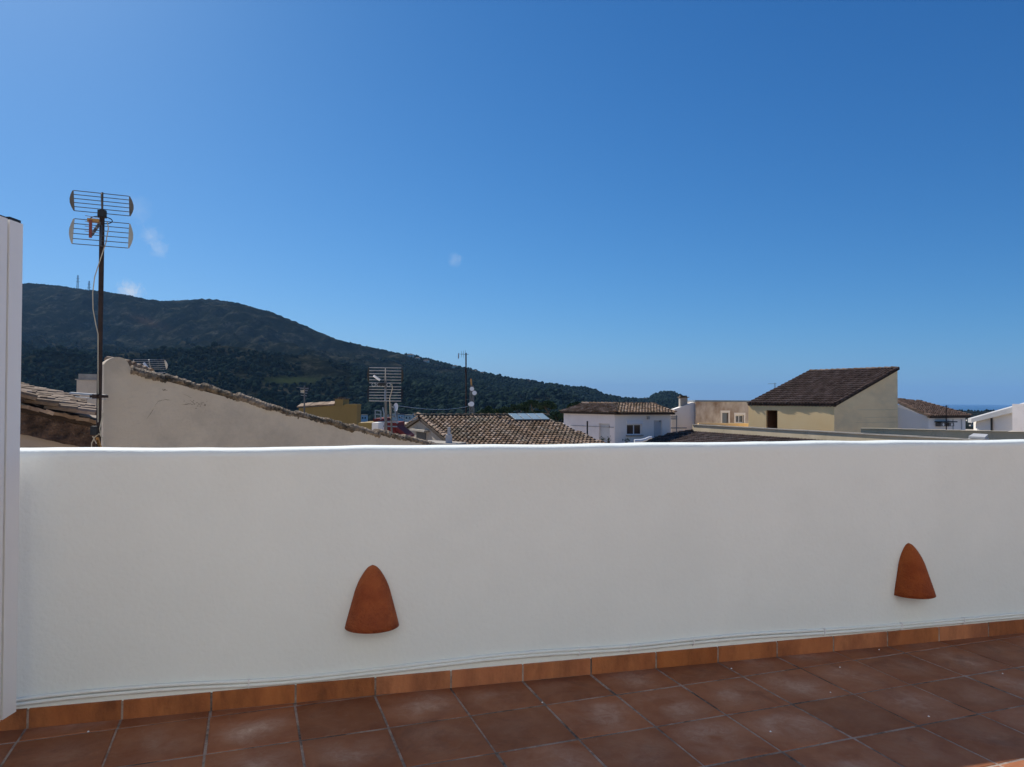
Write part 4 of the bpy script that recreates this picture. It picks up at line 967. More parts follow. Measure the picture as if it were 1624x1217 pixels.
# ------------------------------------------------------------------ white house with two faces
wa, wb, wc = P(894, 660, 47.5), P(975, 660, 44.0), P(1063, 660, 45.5)
za = P(975, 656, 44).z
rt = root('white_house', (wb.x, wb.y, GZ), 'white house with low old tile roof, one window and two doors', 'house')
A_, B_, C_ = (wa.x, wa.y), (wb.x, wb.y), (wc.x, wc.y); D_ = (wc.x+1.2, wc.y+5); E_ = (wa.x+.8, wa.y+5)
h1 = pix_hole(A_, B_, 950, 967, 672, 703); h2 = pix_hole(B_, C_, 994, 1018, 673, 690); h3 = pix_hole(B_, C_, 1037, 1050, 667, 694)
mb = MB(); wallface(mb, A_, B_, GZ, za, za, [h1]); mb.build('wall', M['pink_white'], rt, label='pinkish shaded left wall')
mb = MB(); wallface(mb, B_, C_, GZ, za, za, [h2, h3]); wallface(mb, C_, D_, GZ, za, za); wallface(mb, D_, E_, GZ, za, za); wallface(mb, E_, A_, GZ, za, za); mb.build('wall', M['white_far'], rt)
fill_hole(rt, A_, B_, h1, 'door_grey'); fill_hole(rt, B_, C_, h2, 'window2'); fill_hole(rt, B_, C_, h3, 'door_grey')
mb = MB(); wbox(mb, B_, C_, h2[0]-.03, h2[1]+.03, h2[3]+.005, h2[3]+.22, -.02, .06); mb.build('shutter_box', M['white_plastic'], rt)
mb = MB(); wbox(mb, B_, C_, h2[0]-.06, h2[1]+.06, h2[2]-.08, h2[2]-.003, -.02, .09); mb.build('sill', M['mortar'], rt)
mb = MB(); u_, z_ = plane_hit(B_, C_, 1027, 662); wbox(mb, B_, C_, u_-.06, u_+.06, z_-.12, z_+.05, .0, .16); mb.build('wall_light', M['lime'], rt)
mb = MB(); u0_, z_ = plane_hit(A_, B_, 905, 675); u1_, _ = plane_hit(A_, B_, 974, 675); mb.tube([at_wall(A_, B_, u0_, z_, .02), at_wall(A_, B_, u1_, z_, .02)], .012, 6); mb.build('wire', M['alu_dull'], rt)
zr = P(950, 641, 46.5).z
ea, eb, ec = Vector((A_[0]-.25, A_[1]-.1, za+.05)), Vector((B_[0], B_[1]-.35, za+.05)), Vector((C_[0]+.25, C_[1]-.25, za+.05))
ra = Vector((P(924, 640, 49.4).x, 49.4, zr+.12)); rb = Vector((P(978, 640, 47).x, 47.0, zr)); rc = Vector((P(1033, 640, 47.8).x, 47.8, zr))
# fit planes: ridge points at one height so each face is planar
ra.z = rb.z = rc.z = zr
tiled_roof(rt, [ea, eb, rb, ra], M['tile_roof'], .20, .28); tiled_roof(rt, [eb, ec, rc, rb], M['tile_roof'], .21, .33, name='roof')
ed = Vector((D_[0]+.2, D_[1], za+.05)); ee = Vector((E_[0]-.2, E_[1], za+.05))
mb = MB(); mb.add([ec, ed, rc], [(0, 1, 2)]); mb.add([ed, ee, ra, rb, rc], [(0, 1, 2, 3, 4)]); mb.add([ee, ea, ra], [(0, 1, 2)]); mb.build('roof', M['tile_roof'], rt)
ridge_line(rt, eb+Vector((0, 0, .02)), rb, M['tile_roof'], .10); ridge_line(rt, ra, rb, M['tile_roof'], .10); ridge_line(rt, rb, rc, M['tile_roof'], .10); ridge_line(rt, ec, rc, M['tile_roof'], .10)
# pole, plant pots and low wall in front of it
b0 = P(931.5, 706, 41); b0.z = GZ; mb = MB(); mb.tube([b0, P(931.5, 668, 41)], .045, 8); single(mb, 'black_pole', M['black'], b0, 'short black post standing before the left wall of the white house', 'post')
w0, w1 = P(930, 702.5, 38), P(1050, 700, 37); mb = MB(); mb.prism([(w0.x, w0.y, GZ), (w1.x, w1.y, GZ), (w1.x, w1.y+.25, GZ), (w0.x, w0.y+.25, GZ)], (0, 0, w0.z-GZ)); single(mb, 'low_wall', M['beige_wall'], Vector((w0.x, w0.y, GZ)), 'low grey wall in front of the white house doors', 'wall')
for px, w_, h_, lb in ((956, .14, .16, 'left dark pot plant on the low wall before the white house door'), (965, .09, .15, 'narrow dark pot plant right below the white house door'), (992, .19, .12, 'widest dark pot plant on the low wall under the window')):
    c_ = P(px, 702, 37.9); c_.z = w0.z+(w1.z-w0.z)*0; c_.y = w0.y+(w1.y-w0.y)*((px-930)/120)+.12; rt2 = root('pot_plant', c_, lb, 'plant', 'pot plants on the low wall'); mb = MB(); mb.tube([c_, c_+Vector((0, 0, .1))], .06, 8, r2=.08); mb.build('pot', M['stone_dark'], rt2)
    mb = MB()
    for k in range(60):
        a = Vector((random.gauss(0, w_*.6), random.gauss(0, .07), .1+abs(random.gauss(0, h_*.6)))); d = Vector((random.uniform(-1, 1), random.uniform(-1, 1), random.uniform(0, 1)))*.05
        mb.add([c_+a, c_+a+d, c_+a+d*.5+Vector((0, 0, .05))], [(0, 1, 2)])
    mb.build('leaves', M['needles'], rt2)
for px, py, wx in ((1010, 699.5, .5), (1022, 697.5, .35), (1030, 695, .3)):
    pass
mb = MB(); a = P(1005, 700.5, 36.9); mb.tube([P(1006, 700, 37.2), P(1016, 699.5, 37.2), P(1024, 697.5, 37.2), P(1030, 694.5, 37.2), P(1034, 694, 37.2)], .10, 8, r2=.06); single(mb, 'rolled_sheet', M['white_plastic'], Vector((a.x, 37.2, w0.z)), 'crumpled pale sheet lying along the low wall before the white house', 'sheet')

# white wall with chimney and railing, stained concrete building
s0, s1 = P(1060, 655, 50), P(1103, 655, 50); p0, p1 = (s0.x, s0.y), (s1.x, s1.y)
rt = root('white_gable', (s0.x, s0.y, GZ), 'bluish white sloping gable wall with a small brick-topped chimney', 'building')
pts = [onp(a, b_) for a, b_ in ((1060, 652.5), (1079, 646), (1094, 640.5), (1103, 638))]; pts = [(pts[0][0], GZ)]+pts+[(pts[-1][0], GZ)]
fr = [at_wall(p0, p1, u, z) for u, z in pts]; bk = [at_wall(p0, p1, u, z, -.9) for u, z in pts]; n = len(fr); mb = MB()
mb.add(fr+bk, [tuple(range(n))[::-1], tuple(range(n, 2*n))]+[(i, (i+1) % n, (i+1) % n+n, i+n) for i in range(n)], .5); mb.build('wall', M['white_far'], rt)
ua, zc1 = onp(1080, 631); ub, _ = onp(1091.5, 631); _, zc0 = onp(1086, 648); cm = MB(); wbox(cm, p0, p1, ua, ub, zc0, zc1, -.7, -.2); ch = cm.build('chimney', M['mortar'], rt)
cm = MB(); wbox(cm, p0, p1, ua-.06, ub+.10, zc1+.003, zc1+.06, -.78, -.12); wbox(cm, p0, p1, ua+.02, ub-.02, zc1+.063, zc1+.15, -.65, -.25); cm.build('chimney_cap', M['coping'], ch)
mb = MB()
for (x0, y0, x1, y1) in ((1073, 659, 1073, 685), (1064, 661.5, 1074, 661.5), (1064, 664.5, 1074, 664.5), (1064, 679, 1089, 679)): mb.tube([P(x0, y0, 46.5), P(x1, y1, 46.5)], .035, 6)
mb.tube([P(1073, 685, 46.5), Vector((P(1073, 685, 46.5).x, 46.5, GZ))], .04, 6)
b0 = P(1073, 685, 46.5); b0.z = GZ; single(mb, 'railing', M['slate'], b0, 'thin grey railing post with rails before the bluish white gable', 'railing')
s0, s1 = P(1103, 655, 49.6), P(1192, 655, 52); p0, p1 = (s0.x, s0.y), (s1.x, s1.y); _, zt7 = onp(1103, 637.5)
rt = root('stained_building', (s0.x, s0.y, GZ), 'flat-roofed concrete building with brown stains and white framed window', 'building')
h1 = pix_hole(p0, p1, 1145, 1155, 655, 671); h2 = pix_hole(p0, p1, 1166.5, 1179.5, 658.5, 671)
mb = MB(); L_ = math.hypot(p1[0]-p0[0], p1[1]-p0[1]); wallface(mb, p0, p1, GZ, zt7, zt7, [h1, h2]); e_ = (p1[0]+.5, p1[1]+4); f_2 = (p0[0]+.3, p0[1]+4)
wallface(mb, p1, e_, GZ, zt7, zt7); wallface(mb, e_, f_2, GZ, zt7, zt7); wallface(mb, f_2, p0, GZ, zt7, zt7); mb.build('wall', M['stained'], rt)
mb = MB(); mb.prism([(p0[0]-.05, p0[1]-.08, zt7+.003), (p1[0], p1[1]-.08, zt7+.003), (e_[0], e_[1], zt7+.003), (f_2[0], f_2[1], zt7+.003)], (0, 0, .11)); mb.build('roof', M['slate'], rt)
mb = MB(); wbox(mb, p0, p1, h1[0], h1[1], h1[2], h1[3], -.13, -.1); mb.build('shutter', M['slate'], rt)
for h_ in (h1, h2):
    mb = MB(); 
    for (u0_, u1_, v0, v1) in ((h_[0]-.14, h_[0], h_[2], h_[3]), (h_[1], h_[1]+.14, h_[2], h_[3]), (h_[0]-.14, h_[1]+.14, h_[3]+.001, h_[3]+.16)): wbox(mb, p0, p1, u0_, u1_, v0, v1, -.02, .02)
    mb.build('surround', M['white_far'], rt)
fill_hole(rt, p0, p1, h2, 'window2')
# ------------------------------------------------------------------ yellow house
psi = math.radians(60); zB = 40.0
Bp = P(1323, 641, zB); ab = Vector((-math.cos(psi), math.sin(psi), 0)); bc = Vector((math.sin(psi), math.cos(psi), 0))
Lf = 5.98; Wd = 5.69
Bq = Vector((Bp.x, Bp.y, 0)); Aq = Bq+ab*Lf; Cq = Bq+bc*Wd; Dq = Cq+ab*Lf
ze = P(1323, 643.5, zB).z; zr2 = P(1425, 586, Cq.y).z
rt = root('yellow_house', (Bq.x, Bq.y, GZ), 'pale yellow house with steep dark tiled single-slope roof and open doorway', 'house')
Afx = (Aq.x, Aq.y); Bfx = (Bq.x, Bq.y); Cfx = (Cq.x, Cq.y); Dfx = (Dq.x, Dq.y)
hd = pix_hole(Afx, Bfx, 1215, 1233, 651, 690)
mb = MB(); wallface(mb, Afx, Bfx, GZ, ze, ze, [hd], .25); mb.build('wall', M['yellow_front'], rt)
fill_hole(rt, Afx, Bfx, hd, 'open_door')
mb = MB(); wallface(mb, Bfx, Cfx, GZ, ze, zr2); mb.build('wall', M['yellow_side'], rt, label='tall weathered gable side of the house')
mb = MB(); wallface(mb, Cfx, Dfx, GZ, zr2, zr2); wallface(mb, Dfx, Afx, GZ, zr2, ze); mb.build('wall', M['yellow_side'], rt)
ov = .05
dwn = (Bq-Cq).normalized(); sl3 = (zr2-ze)/Wd
EA = Aq+dwn*ov+ab*ov; EB = Bq+dwn*ov-ab*.12; RB = Cq-ab*.12; RA = Dq+ab*ov
EA.z = EB.z = ze-sl3*ov+.10; RA.z = RB.z = zr2+.10
tiled_roof(rt, [EA, EB, RB, RA], M['tile_red'], .21, .36)
ridge_line(rt, RA-ab*.1, RB+ab*.36, M['tile_roof'], .11, .40, -.03); ridge_line(rt, EB+Vector((0, 0, .02)), RB.lerp(EB, .07), M['tile_red'], .09, .40, .02)
mb = MB(); 
for k in range(27):
    c_ = EA.lerp(EB, (k+.5)/27)-dwn*.05-Vector((0, 0, .10)); mb.tube([c_+dwn*-.1, c_+dwn*.06], .06, 6)
mb.build('eave_tiles', M['tile_red'], rt, kind='stuff')
# shallow lines of board marks on the gable
for (x0, x1, y) in ((1360, 1426, 650.5), (1358, 1424, 671), (1372, 1424, 662.5)):
    ua, z_ = plane_hit(Bfx, Cfx, x0, y); ub, _ = plane_hit(Bfx, Cfx, x1, y); mb = MB(); wbox(mb, Bfx, Cfx, ua, min(ub, Wd-.02), z_, z_+.02, .0, .008); mb.build('render_joint', M['beige_wall'], rt)

# ------------------------------------------------------------------ beige parapets and dark roof in front, right
def capped_wall(pts, Yd, thick, label, segn, capmat, rise=0.0):
    a, b_ = P(*pts[0], Yd[0]), P(*pts[1], Yd[1]); zt8 = a.z; b_.z = zt8+rise
    rt = root('boundary_wall', (a.x, a.y, GZ), label, 'wall'); d = Vector((b_.x-a.x, b_.y-a.y, 0)); Lw = d.length; d.normalize(); n = Vector((-d.y, d.x, 0))
    if n.y < 0: n = -n
    mb = MB(); h_ = Vector((0, 0, 1))
    A_ = Vector((a.x, a.y, GZ)); B2 = Vector((b_.x, b_.y, GZ)); vs = [A_, B2, B2+n*thick, A_+n*thick]; tp = [Vector((a.x, a.y, zt8)), Vector((b_.x, b_.y, b_.z)), Vector((b_.x, b_.y, b_.z))+n*thick, Vector((a.x, a.y, zt8))+n*thick]
    mb.add(vs+tp, [(3, 2, 1, 0), (4, 5, 6, 7), (0, 1, 5, 4), (1, 2, 6, 5), (2, 3, 7, 6), (3, 0, 4, 7)], .5); mb.build('wall', M['beige_wall'], rt)
    for k in range(segn):
        q_ = [tp[0].lerp(tp[1], (k+.01)/segn), tp[0].lerp(tp[1], (k+.99)/segn)]; dz = random.uniform(0, .02)
        mb = MB(); V = [q_[0]-n*.06, q_[1]-n*.06, q_[1]+n*(thick+.05), q_[0]+n*(thick+.05)]; hz_ = [.03+dz, .045+dz*.4, .045+dz*.4, .03+dz]
        mb.add([v_+Vector((0, 0, .003)) for v_ in V]+[v_+Vector((0, 0, h2_)) for v_, h2_ in zip(V, hz_)], [(3, 2, 1, 0), (4, 5, 6, 7), (0, 1, 5, 4), (1, 2, 6, 5), (2, 3, 7, 6), (3, 0, 4, 7)]); mb.build('coping_slab', M[capmat], rt)
    return rt, tp
rt, tp = capped_wall(((1098, 674), (1640, 697)), (45, 26.3), .28, 'long weathered beige boundary wall with slab coping in front of the yellow house', 22, 'mortar', 0.0)
b_l, b_r = tp[0], tp[1]
capped_wall(((1365, 680.5), (1650, 686)), (34.5, 31.0), .28, 'shorter darker beige wall behind the long one at the right', 12, 'beige_wall', 0.0)
a = P(1538, 692, 28.2); mb = MB(); z_ = b_l.z
c0, c1_, c2_, c3_ = P(1536, 692, 29.2), P(1562, 693.5, 28.6), P(1567, 689, 30.0), P(1544, 687.5, 30.4)
mb.add([c0, c1_, c2_, c3_]+[p-Vector((0, 0, .08)) for p in (c0, c1_, c2_, c3_)], [(0, 1, 2, 3), (7, 6, 5, 4), (0, 4, 5, 1), (1, 5, 6, 2), (2, 6, 7, 3), (3, 7, 4, 0)])
mb.prism([(c0.x+.1, c0.y+.2, GZ), (c1_.x-.1, c1_.y+.2, GZ), (c2_.x-.1, c2_.y-.2, GZ), (c3_.x+.1, c3_.y-.2, GZ)], (0, 0, min(c0.z, c1_.z)-.09-GZ))
single(mb, 'skylight', M['sea_wall'], Vector((c0.x, c0.y, GZ)), 'pale skylight lid tilted between the two beige walls', 'skylight')
# dark tiled roof leaning against the long wall
rt = root('dark_roof_house', (P(1200, 700, 38).x, 38, GZ), 'tiled roof, darkened by painted shade, below the long beige wall', 'house')
n_ = Vector((b_r.y-b_l.y, -(b_r.x-b_l.x), 0)).normalized()
if n_.y > 0: n_ = -n_
T0 = b_l+(b_r-b_l)*.0; T0 = Vector((b_l.x, b_l.y, P(1100, 684.5, 45).z)); t1f = .62; T1 = Vector((b_l.x+(b_r.x-b_l.x)*t1f, b_l.y+(b_r.y-b_l.y)*t1f, 0)); px_T1 = 812+F*T1.x/T1.y
T1.z = T0.z
dn2 = n_; run = 5.0; E0 = T0+dn2*run-Vector((0, 0, run*.22)); E1 = T1+dn2*run-Vector((0, 0, run*.22))
al = (T1-T0).normalized(); E0 = E0-al*4.0
off_ = dn2*.02
tiled_roof(rt, [E0+off_, E1+off_, T1+off_, T0+off_], M['tile_dark'], .22, .34)
mb = MB(); mb.prism([Vector((p.x, p.y, GZ)) for p in (E0-dn2*.3+al*.4, E1-dn2*.3-al*.1, T1+dn2*.03-al*.1, T0+dn2*.03)], (0, 0, E0.z-GZ-.15)); mb.build('wall', M['beige_wall'], rt)
ridge_line(rt, E0, T0, M['tile_roof'], .10, .36, .04)
# yellow strip wall left of the yellow house
s0, s1 = P(1108, 673, 47.5), P(1190, 673, 47.5); zt9 = P(1150, 671.5, 47.5).z; mb = MB(); mb.prism([(s0.x, s0.y, GZ), (s1.x, s1.y, GZ), (s1.x, s1.y+.25, GZ), (s0.x, s0.y+.25, GZ)], (0, 0, zt9-GZ)); single(mb, 'yellow_wall', M['yellow_front'], Vector((s0.x, s0.y, GZ)), 'low pale yellow wall below the stained concrete building', 'wall')

# ------------------------------------------------------------------ white house right of the yellow one
wa, wb, wc = P(1413, 660, 43.4), P(1472.5, 660, 42.5), P(1531, 660, 44.5)
A_, B_, C_ = (wa.x, wa.y), (wb.x, wb.y), (wc.x, wc.y); D_ = (wc.x+.2, wc.y+5); E_ = (wa.x, wa.y+5)
zb5 = P(1472, 661, 42.5).z; za5 = P(1413, 642.5, 43.4).z
rt = root('white_house', (wb.x, wb.y, GZ), 'white house with reddish roof and two air conditioners right of the yellow house', 'house')
mb = MB(); wallface(mb, A_, B_, GZ, za5, zb5); wallface(mb, B_, C_, GZ, zb5, zb5); wallface(mb, C_, D_, GZ, zb5, za5); wallface(mb, D_, E_, GZ, za5, za5); wallface(mb, E_, A_, GZ, za5, za5); mb.build('wall', M['white_far'], rt)
ea = Vector((B_[0]-.1, B_[1]-.3, zb5+.03)); eb = Vector((C_[0]+.15, C_[1]-.3, zb5+.03)); eb.z = ea.z
rtp = P(1460, 637.5, 48.0); rlp = P(1420, 637.5, 48.6); rlp.z = rtp.z; cl_ = P(1421, 645, 47.0)
# front plane: eave B-C up to ridge point; left verge rises to the wall top
e0_, u_, v_, nrm_ = tile_frame([ea, eb, rtp]); 
rl2 = rtp+(cl_-rtp)*1.0; rl2 = rl2-nrm_*((rl2-ea).dot(nrm_))
rl3 = Vector((P(1420, 637.5, 48.3).x, 48.3, rtp.z)); rl3 = rl3-nrm_*((rl3-ea).dot(nrm_))
tiled_roof(rt, [ea, eb, rtp, rl3, rl2], M['tile_red'], .21, .34)
ridge_line(rt, eb, rtp, M['tile_red'], .09)
shelf = MB(); ua, zz3 = plane_hit(B_, C_, 1482, 669); ub, _ = plane_hit(B_, C_, 1506, 669); wbox(shelf, B_, C_, ua, ub, zz3-.04, zz3+.02, .0, .45); shelf.build('shelf', M['black'], rt)
for x0, x1, lb in ((1483.5, 1492, 'left air conditioner unit under the shelf on the white house'), (1497, 1505, 'right air conditioner unit under the shelf on the white house')):
    ua, zt_a = plane_hit(B_, C_, x0, 669.5); ub, zb_a = plane_hit(B_, C_, x1, 676); ar = root('air_conditioner', at_wall(B_, C_, (ua+ub)/2, zb_a, .01), lb, 'air conditioner', 'air conditioners on the white house')
    mb = MB(); wbox(mb, B_, C_, ua, ub, zb_a, zt_a-.05, .006, .30); mb.build('casing', M['alu_dull'], ar)
    cc = at_wall(B_, C_, (ua+ub)/2, (zt_a+zb_a)/2-.02, .301); nv_ = Vector((C_[1]-B_[1], -(C_[0]-B_[0]), 0)).normalized(); mb = MB(); mb.tube([cc, cc+nv_*.015], .085, 14); mb.build('fan_grille', M['white_plastic'], ar)
ua, _ = plane_hit(B_, C_, 1491, 660); mb = MB(); bb = at_wall(B_, C_, ua, zb5-1.2, .35); tt = P(1490, 643, bb.y); tt.x = bb.x; tt.y = bb.y; mb.tube([bb, tt], .03, 8); mb.bar(tt+Vector((-.1, 0, -.08)), tt+Vector((.12, 0, -.04)), .03); mb.bar(bb+Vector((0, 0, .2)), bb+Vector((0, .35, .2)), .03); mb.build('aerial_pole', M['steel_dark'], rt)
for px, lb in ((1511, ''), (1524.5, '')):
    u_, z_ = plane_hit(B_, C_, px, 668); mb = MB(); wbox(mb, B_, C_, u_-.03, u_+.03, z_-.5, z_+.1, .0, .05); mb.build('downpipe' if px > 1520 else 'vent', M['door_grey'], rt)

# white building at the right edge with sloping parapet
wa, wb = P(1549, 660, 36.0), P(1640, 660, 33.5); p0, p1 = (wa.x, wa.y), (wb.x, wb.y)
rt = root('edge_building', (wa.x, wa.y, GZ), 'cream building with sloping grey parapet and black downpipe at the right edge', 'building')
pts = [onp(a, b_) for a, b_ in ((1549, 664), (1640, 638.5))]; ext = 3.2
mb = MB(); sl5 = (pts[1][1]-pts[0][1])/(pts[1][0]-pts[0][0]); uA, uB = pts[0][0], pts[1][0]+.6
fr = [at_wall(p0, p1, u, z) for u, z in ((uA, GZ), (uA, pts[0][1]-.05), (uB, pts[0][1]+sl5*(uB-uA)-.05), (uB, GZ))]; bk = [p+Vector((.06, .35, 0)) for p in fr]
mb.add(fr+bk, [(3, 2, 1, 0), (4, 5, 6, 7)]+[(i, (i+1) % 4, (i+1) % 4+4, i+4) for i in range(4)], .5); mb.build('wall', M['white_far'], rt)
mb = MB(); u9, z9 = uA-.12, pts[0][1]-sl5*.12
fr = [at_wall(p0, p1, u, z, .22) for u, z in ((u9, z9-.17), (uB, z9+sl5*(uB-u9)-.27), (uB, z9+sl5*(uB-u9)+.03), (u9, z9+.03))]; bk = [p+Vector((.05, .34, 0)) for p in fr]
mb.add(fr+bk, [(0, 1, 2, 3), (7, 6, 5, 4)]+[(i, i+4, (i+1) % 4+4, (i+1) % 4) for i in range(4)], .5); mb.build('parapet', M['sea_wall'], rt)
u_, z_ = onp(1574, 660); mb = MB(); mb.tube([at_wall(p0, p1, u_, z_-.1, .07), at_wall(p0, p1, u_, GZ, .07)], .045, 8); mb.build('downpipe', M['black'], rt)
u_, z_ = onp(1619, 641); mb = MB(); wbox(mb, p0, p1, u_, u_+.9, GZ, z_, .23, .6); mb.build('pilaster', M['pink_white'], rt)
for k_, (a_, b_, lb) in enumerate(((P(632, 644, 20.6), P(741, 645, 33), 'upper thin overhead wire running from the dish to the tall thin pole'), (P(634, 661, 20.6), P(663, 662, 29.9), 'lower thin overhead wire running from the red structure to the gable peak'))):
    mb = MB(); mb.tube([a_.lerp(b_, t_/10)-Vector((0, 0, .12*math.sin(math.pi*t_/10))) for t_ in range(11)], .009, 5); single(mb, 'overhead_wire', M['alu'], a_, lb, 'wire', 'overhead wires')
print('buildings done')

# ------------------------------------------------------------------ pines behind the central roof
def pine(px, ptop, Y, wpx, label):
    c_ = P(px, ptop, Y); Wr = wpx/F*Y/2; H_ = Wr*1.15; base = Vector((c_.x, c_.y, GZ-.4)); rt = root('pine_tree', base, label, 'tree', 'pine trees behind the tiled roof')
    mb = MB(); th = base+Vector((.2, 0, c_.z-base.z-H_*.9)); mb.tube([base, base.lerp(th, .5)+Vector((.15, 0, 0)), th], .28, 8, r2=.16); 
    for k in range(5):
        a = random.uniform(0, 6.28); mb.tube([th-Vector((0, 0, .4)), th+Vector((math.cos(a)*Wr*.55, math.sin(a)*Wr*.55, H_*.45))], .09, 6, r2=.03)
    mb.build('trunk', M['trunk'], rt)
    cl = []
    for k in range(15):
        a = random.uniform(0, 6.28); r = Wr*math.sqrt(random.random())*.80; zz_ = c_.z-H_*(.22+.62*(r/Wr)**2)+random.uniform(-.3, .1)*H_*.4
        cl.append((Vector((c_.x+r*math.cos(a), c_.y+r*math.sin(a), zz_)), Wr*random.uniform(.22, .36), random.random()))
    mb = MB()
    for cc, rr, tv in cl:
        for k in range(260):
            d = Vector((random.gauss(0, 1), random.gauss(0, 1), random.gauss(0, .75))).normalized()*rr*random.uniform(.62, 1.06); d.z *= .72
            p = cc+d; s_ = random.uniform(.10, .22); a = Vector((random.gauss(0, 1), random.gauss(0, 1), random.gauss(0, 1))).normalized()*s_; b_ = a.cross(Vector((random.gauss(0, 1), random.gauss(0, 1), random.gauss(0, 1)))).normalized()*s_*.6
            mb.add([p-a, p+b_, p+a, p-b_], [(0, 1, 2, 3)], min(1, max(0, tv*.6+random.uniform(0, .4))))
    mb.build('crown', M['needles'], rt)
for args in ((868, 634, 150, 36, 'darkest tall pine at the right end of the clump'), (843, 632, 158, 34, 'tall pine with its crown just left of the darkest one'), (822, 637, 162, 36, 'pine in the middle of the clump rising above the solar panels'),
             (800, 643, 150, 40, 'broad low pine left of the solar panels'), (776, 643, 160, 40, 'second pine from the left of the clump, beside the lattice mast'), (757, 652, 152, 30, 'leftmost small pine of the clump, behind the lattice mast'), (855, 647, 138, 54, 'broad pale green pine just over the solar panels'), (884, 650, 140, 40, 'low dark pine touching the white house'), (912, 636, 170, 26, 'pine crown peeping over the roof of the white house')):
    pine(*args)

# ------------------------------------------------------------------ forest on the slopes
def icos(sub):
    import bmesh
    bm = bmesh.new(); bmesh.ops.create_icosphere(bm, subdivisions=sub, radius=1); v = np.array([p.co[:] for p in bm.verts]); f = np.array([[q.index for q in fc.verts] for fc in bm.faces]); bm.free(); return v, f
def forest():
    v1, f1 = icos(1); v2, f2 = icos(2)
    VV = []; FF = []; TT = []; off = 0
    def scatter(n, u_lo, u_hi, y_lo, y_hi, size, ico, dens, sq=1.0):
        nonlocal off
        u = rng.uniform(u_lo, u_hi, n); y = np.sqrt(rng.uniform(y_lo**2, y_hi**2, n)); x = (u-812)/F*y
        z = hgt(u, y); Dd = np.interp(u, us, D)
        k = dens(u, y, x, z) & (y < Dd+6)
        # keep those the terrain does not bury out of sight
        u, y, x, z = u[k], y[k], x[k], z[k]; n = len(u)
        v, f = ico
        r = size[0]+(size[1]-size[0])*rng.random(n)**1.5
        jit = 1+rng.uniform(-.32, .32, (n, len(v), 1)); sc = np.stack([r, r, r*rng.uniform(.75, 1.25, n)*sq], 1)[:, None, :]
        a = rng.uniform(0, 6.28, n); ca, sa = np.cos(a)[:, None], np.sin(a)[:, None]
        P0 = v[None]*jit*sc; X = P0[..., 0]*ca-P0[..., 1]*sa+x[:, None]; Y = P0[..., 0]*sa+P0[..., 1]*ca+y[:, None]; Z_ = P0[..., 2]+(z+r*.45)[:, None]
        VV.append(np.stack([X, Y, Z_], -1).reshape(-1, 3)); FF.append((f[None]+(np.arange(n)*len(v))[:, None, None]+off).reshape(-1, 3)); TT.append(np.repeat(rng.random(n), len(f))); off += n*len(v)
    def low(u, y, x, z):
        py = HORf(u)-(z-HC)/y*F; nz_ = fbm(x/60.+90, y/60.+90, 5, 3)
        lim_ = np.interp(u, [0, 300, 500, 640, 760, 1000, 1120], [535, 560, 585, 590, 575, 560, 560])
        m = np.exp(-((u-465)/48)**2-((py-604)/6)**2) < .35
        return ((py > lim_+(nz_-.45)*110)) & m
    def up(u, y, x, z):
        nz_ = fbm(x/70.+90, y/70.+90, 8, 4); return nz_ > .50
    HORf = lambda u: 634.3+(u-812)*.00598
    scatter(34000, 0, 760, 480, 2300, (1.5, 3.6), (v1, f1), low)
    scatter(14000, 560, 1120, 480, 1800, (2.0, 4.2), (v2, f2), low)
    scatter(16000, 0, 700, 1000, 2600, (.8, 2.1), (v1, f1), up, .7)
    scatter(1200, 560, 960, 1350, 1900, (1.6, 3.4), (v2, f2), lambda u, y, x, z: np.abs(y-np.interp(u, us, D)) < 60)
    scatter(700, 1440, 1640, 1150, 1500, (1.2, 2.4), (v1, f1), lambda u, y, x, z: u > 0)
    V = np.concatenate(VV); Fc = np.concatenate(FF); Tt = np.concatenate(TT).astype(np.float32)
    me = bpy.data.meshes.new('forest'); me.vertices.add(len(V)); me.vertices.foreach_set('co', V.astype(np.float32).ravel())
    me.loops.add(len(Fc)*3); me.loops.foreach_set('vertex_index', Fc.astype(np.int32).ravel()); me.polygons.add(len(Fc)); me.polygons.foreach_set('loop_start', np.arange(len(Fc), dtype=np.int32)*3)
    me.update(calc_edges=True); a = me.attributes.new('tint', 'FLOAT', 'FACE'); a.data.foreach_set('value', Tt); me.materials.append(M['forest'])
    o = bpy.data.objects.new('forest', me); COL.objects.link(o); o['kind'] = 'stuff'; o['label'] = 'dense dark green scrub and pine wood covering the slopes'; print('forest tris', len(Fc))
forest()

# ------------------------------------------------------------------ far villas and town edge
def villa(px, py, wpx, hpx, label, roofcol='tile_red', grp='far villas on the mountainside', Yf=None):
    c_ = hit_hill(px, py) if Yf is None else P(px, py, Yf)
    Y = c_.y; w_ = wpx/F*Y; h_ = hpx/F*Y
    rt = root('villa', c_, label, 'villa', grp); yaw = random.uniform(-.3, .3)
    mb = MB(); mb.box((c_.x, c_.y, c_.z+h_*.5-1.5), (w_, w_*.7, h_+3), yaw); wl = mb.build('wall', M['hazy_white'], rt)
    mb = MB(); cs, sn = math.cos(yaw), math.sin(yaw)
    def T(x, y, z): return (c_.x+x*cs-y*sn, c_.y+x*sn+y*cs, c_.z+z)
    a, b_ = w_*.55, w_*.4
    mb.add([T(-a, -b_, h_+.05), T(a, -b_, h_+.05), T(a, b_, h_+.05), T(-a, b_, h_+.05), T(-a*.6, 0, h_*1.35), T(a*.6, 0, h_*1.35)], [(0, 1, 5, 4), (1, 2, 5), (2, 3, 4, 5), (3, 0, 4), (3, 2, 1, 0)]); mb.build('roof', M[roofcol], rt)
    for k in (-1, 1):
        mb = MB(); mb.box(T(k*w_*.22, -w_*.35, h_*.55), (w_*.16, .3, h_*.35), yaw); mb.build('window', M['glass'], rt)
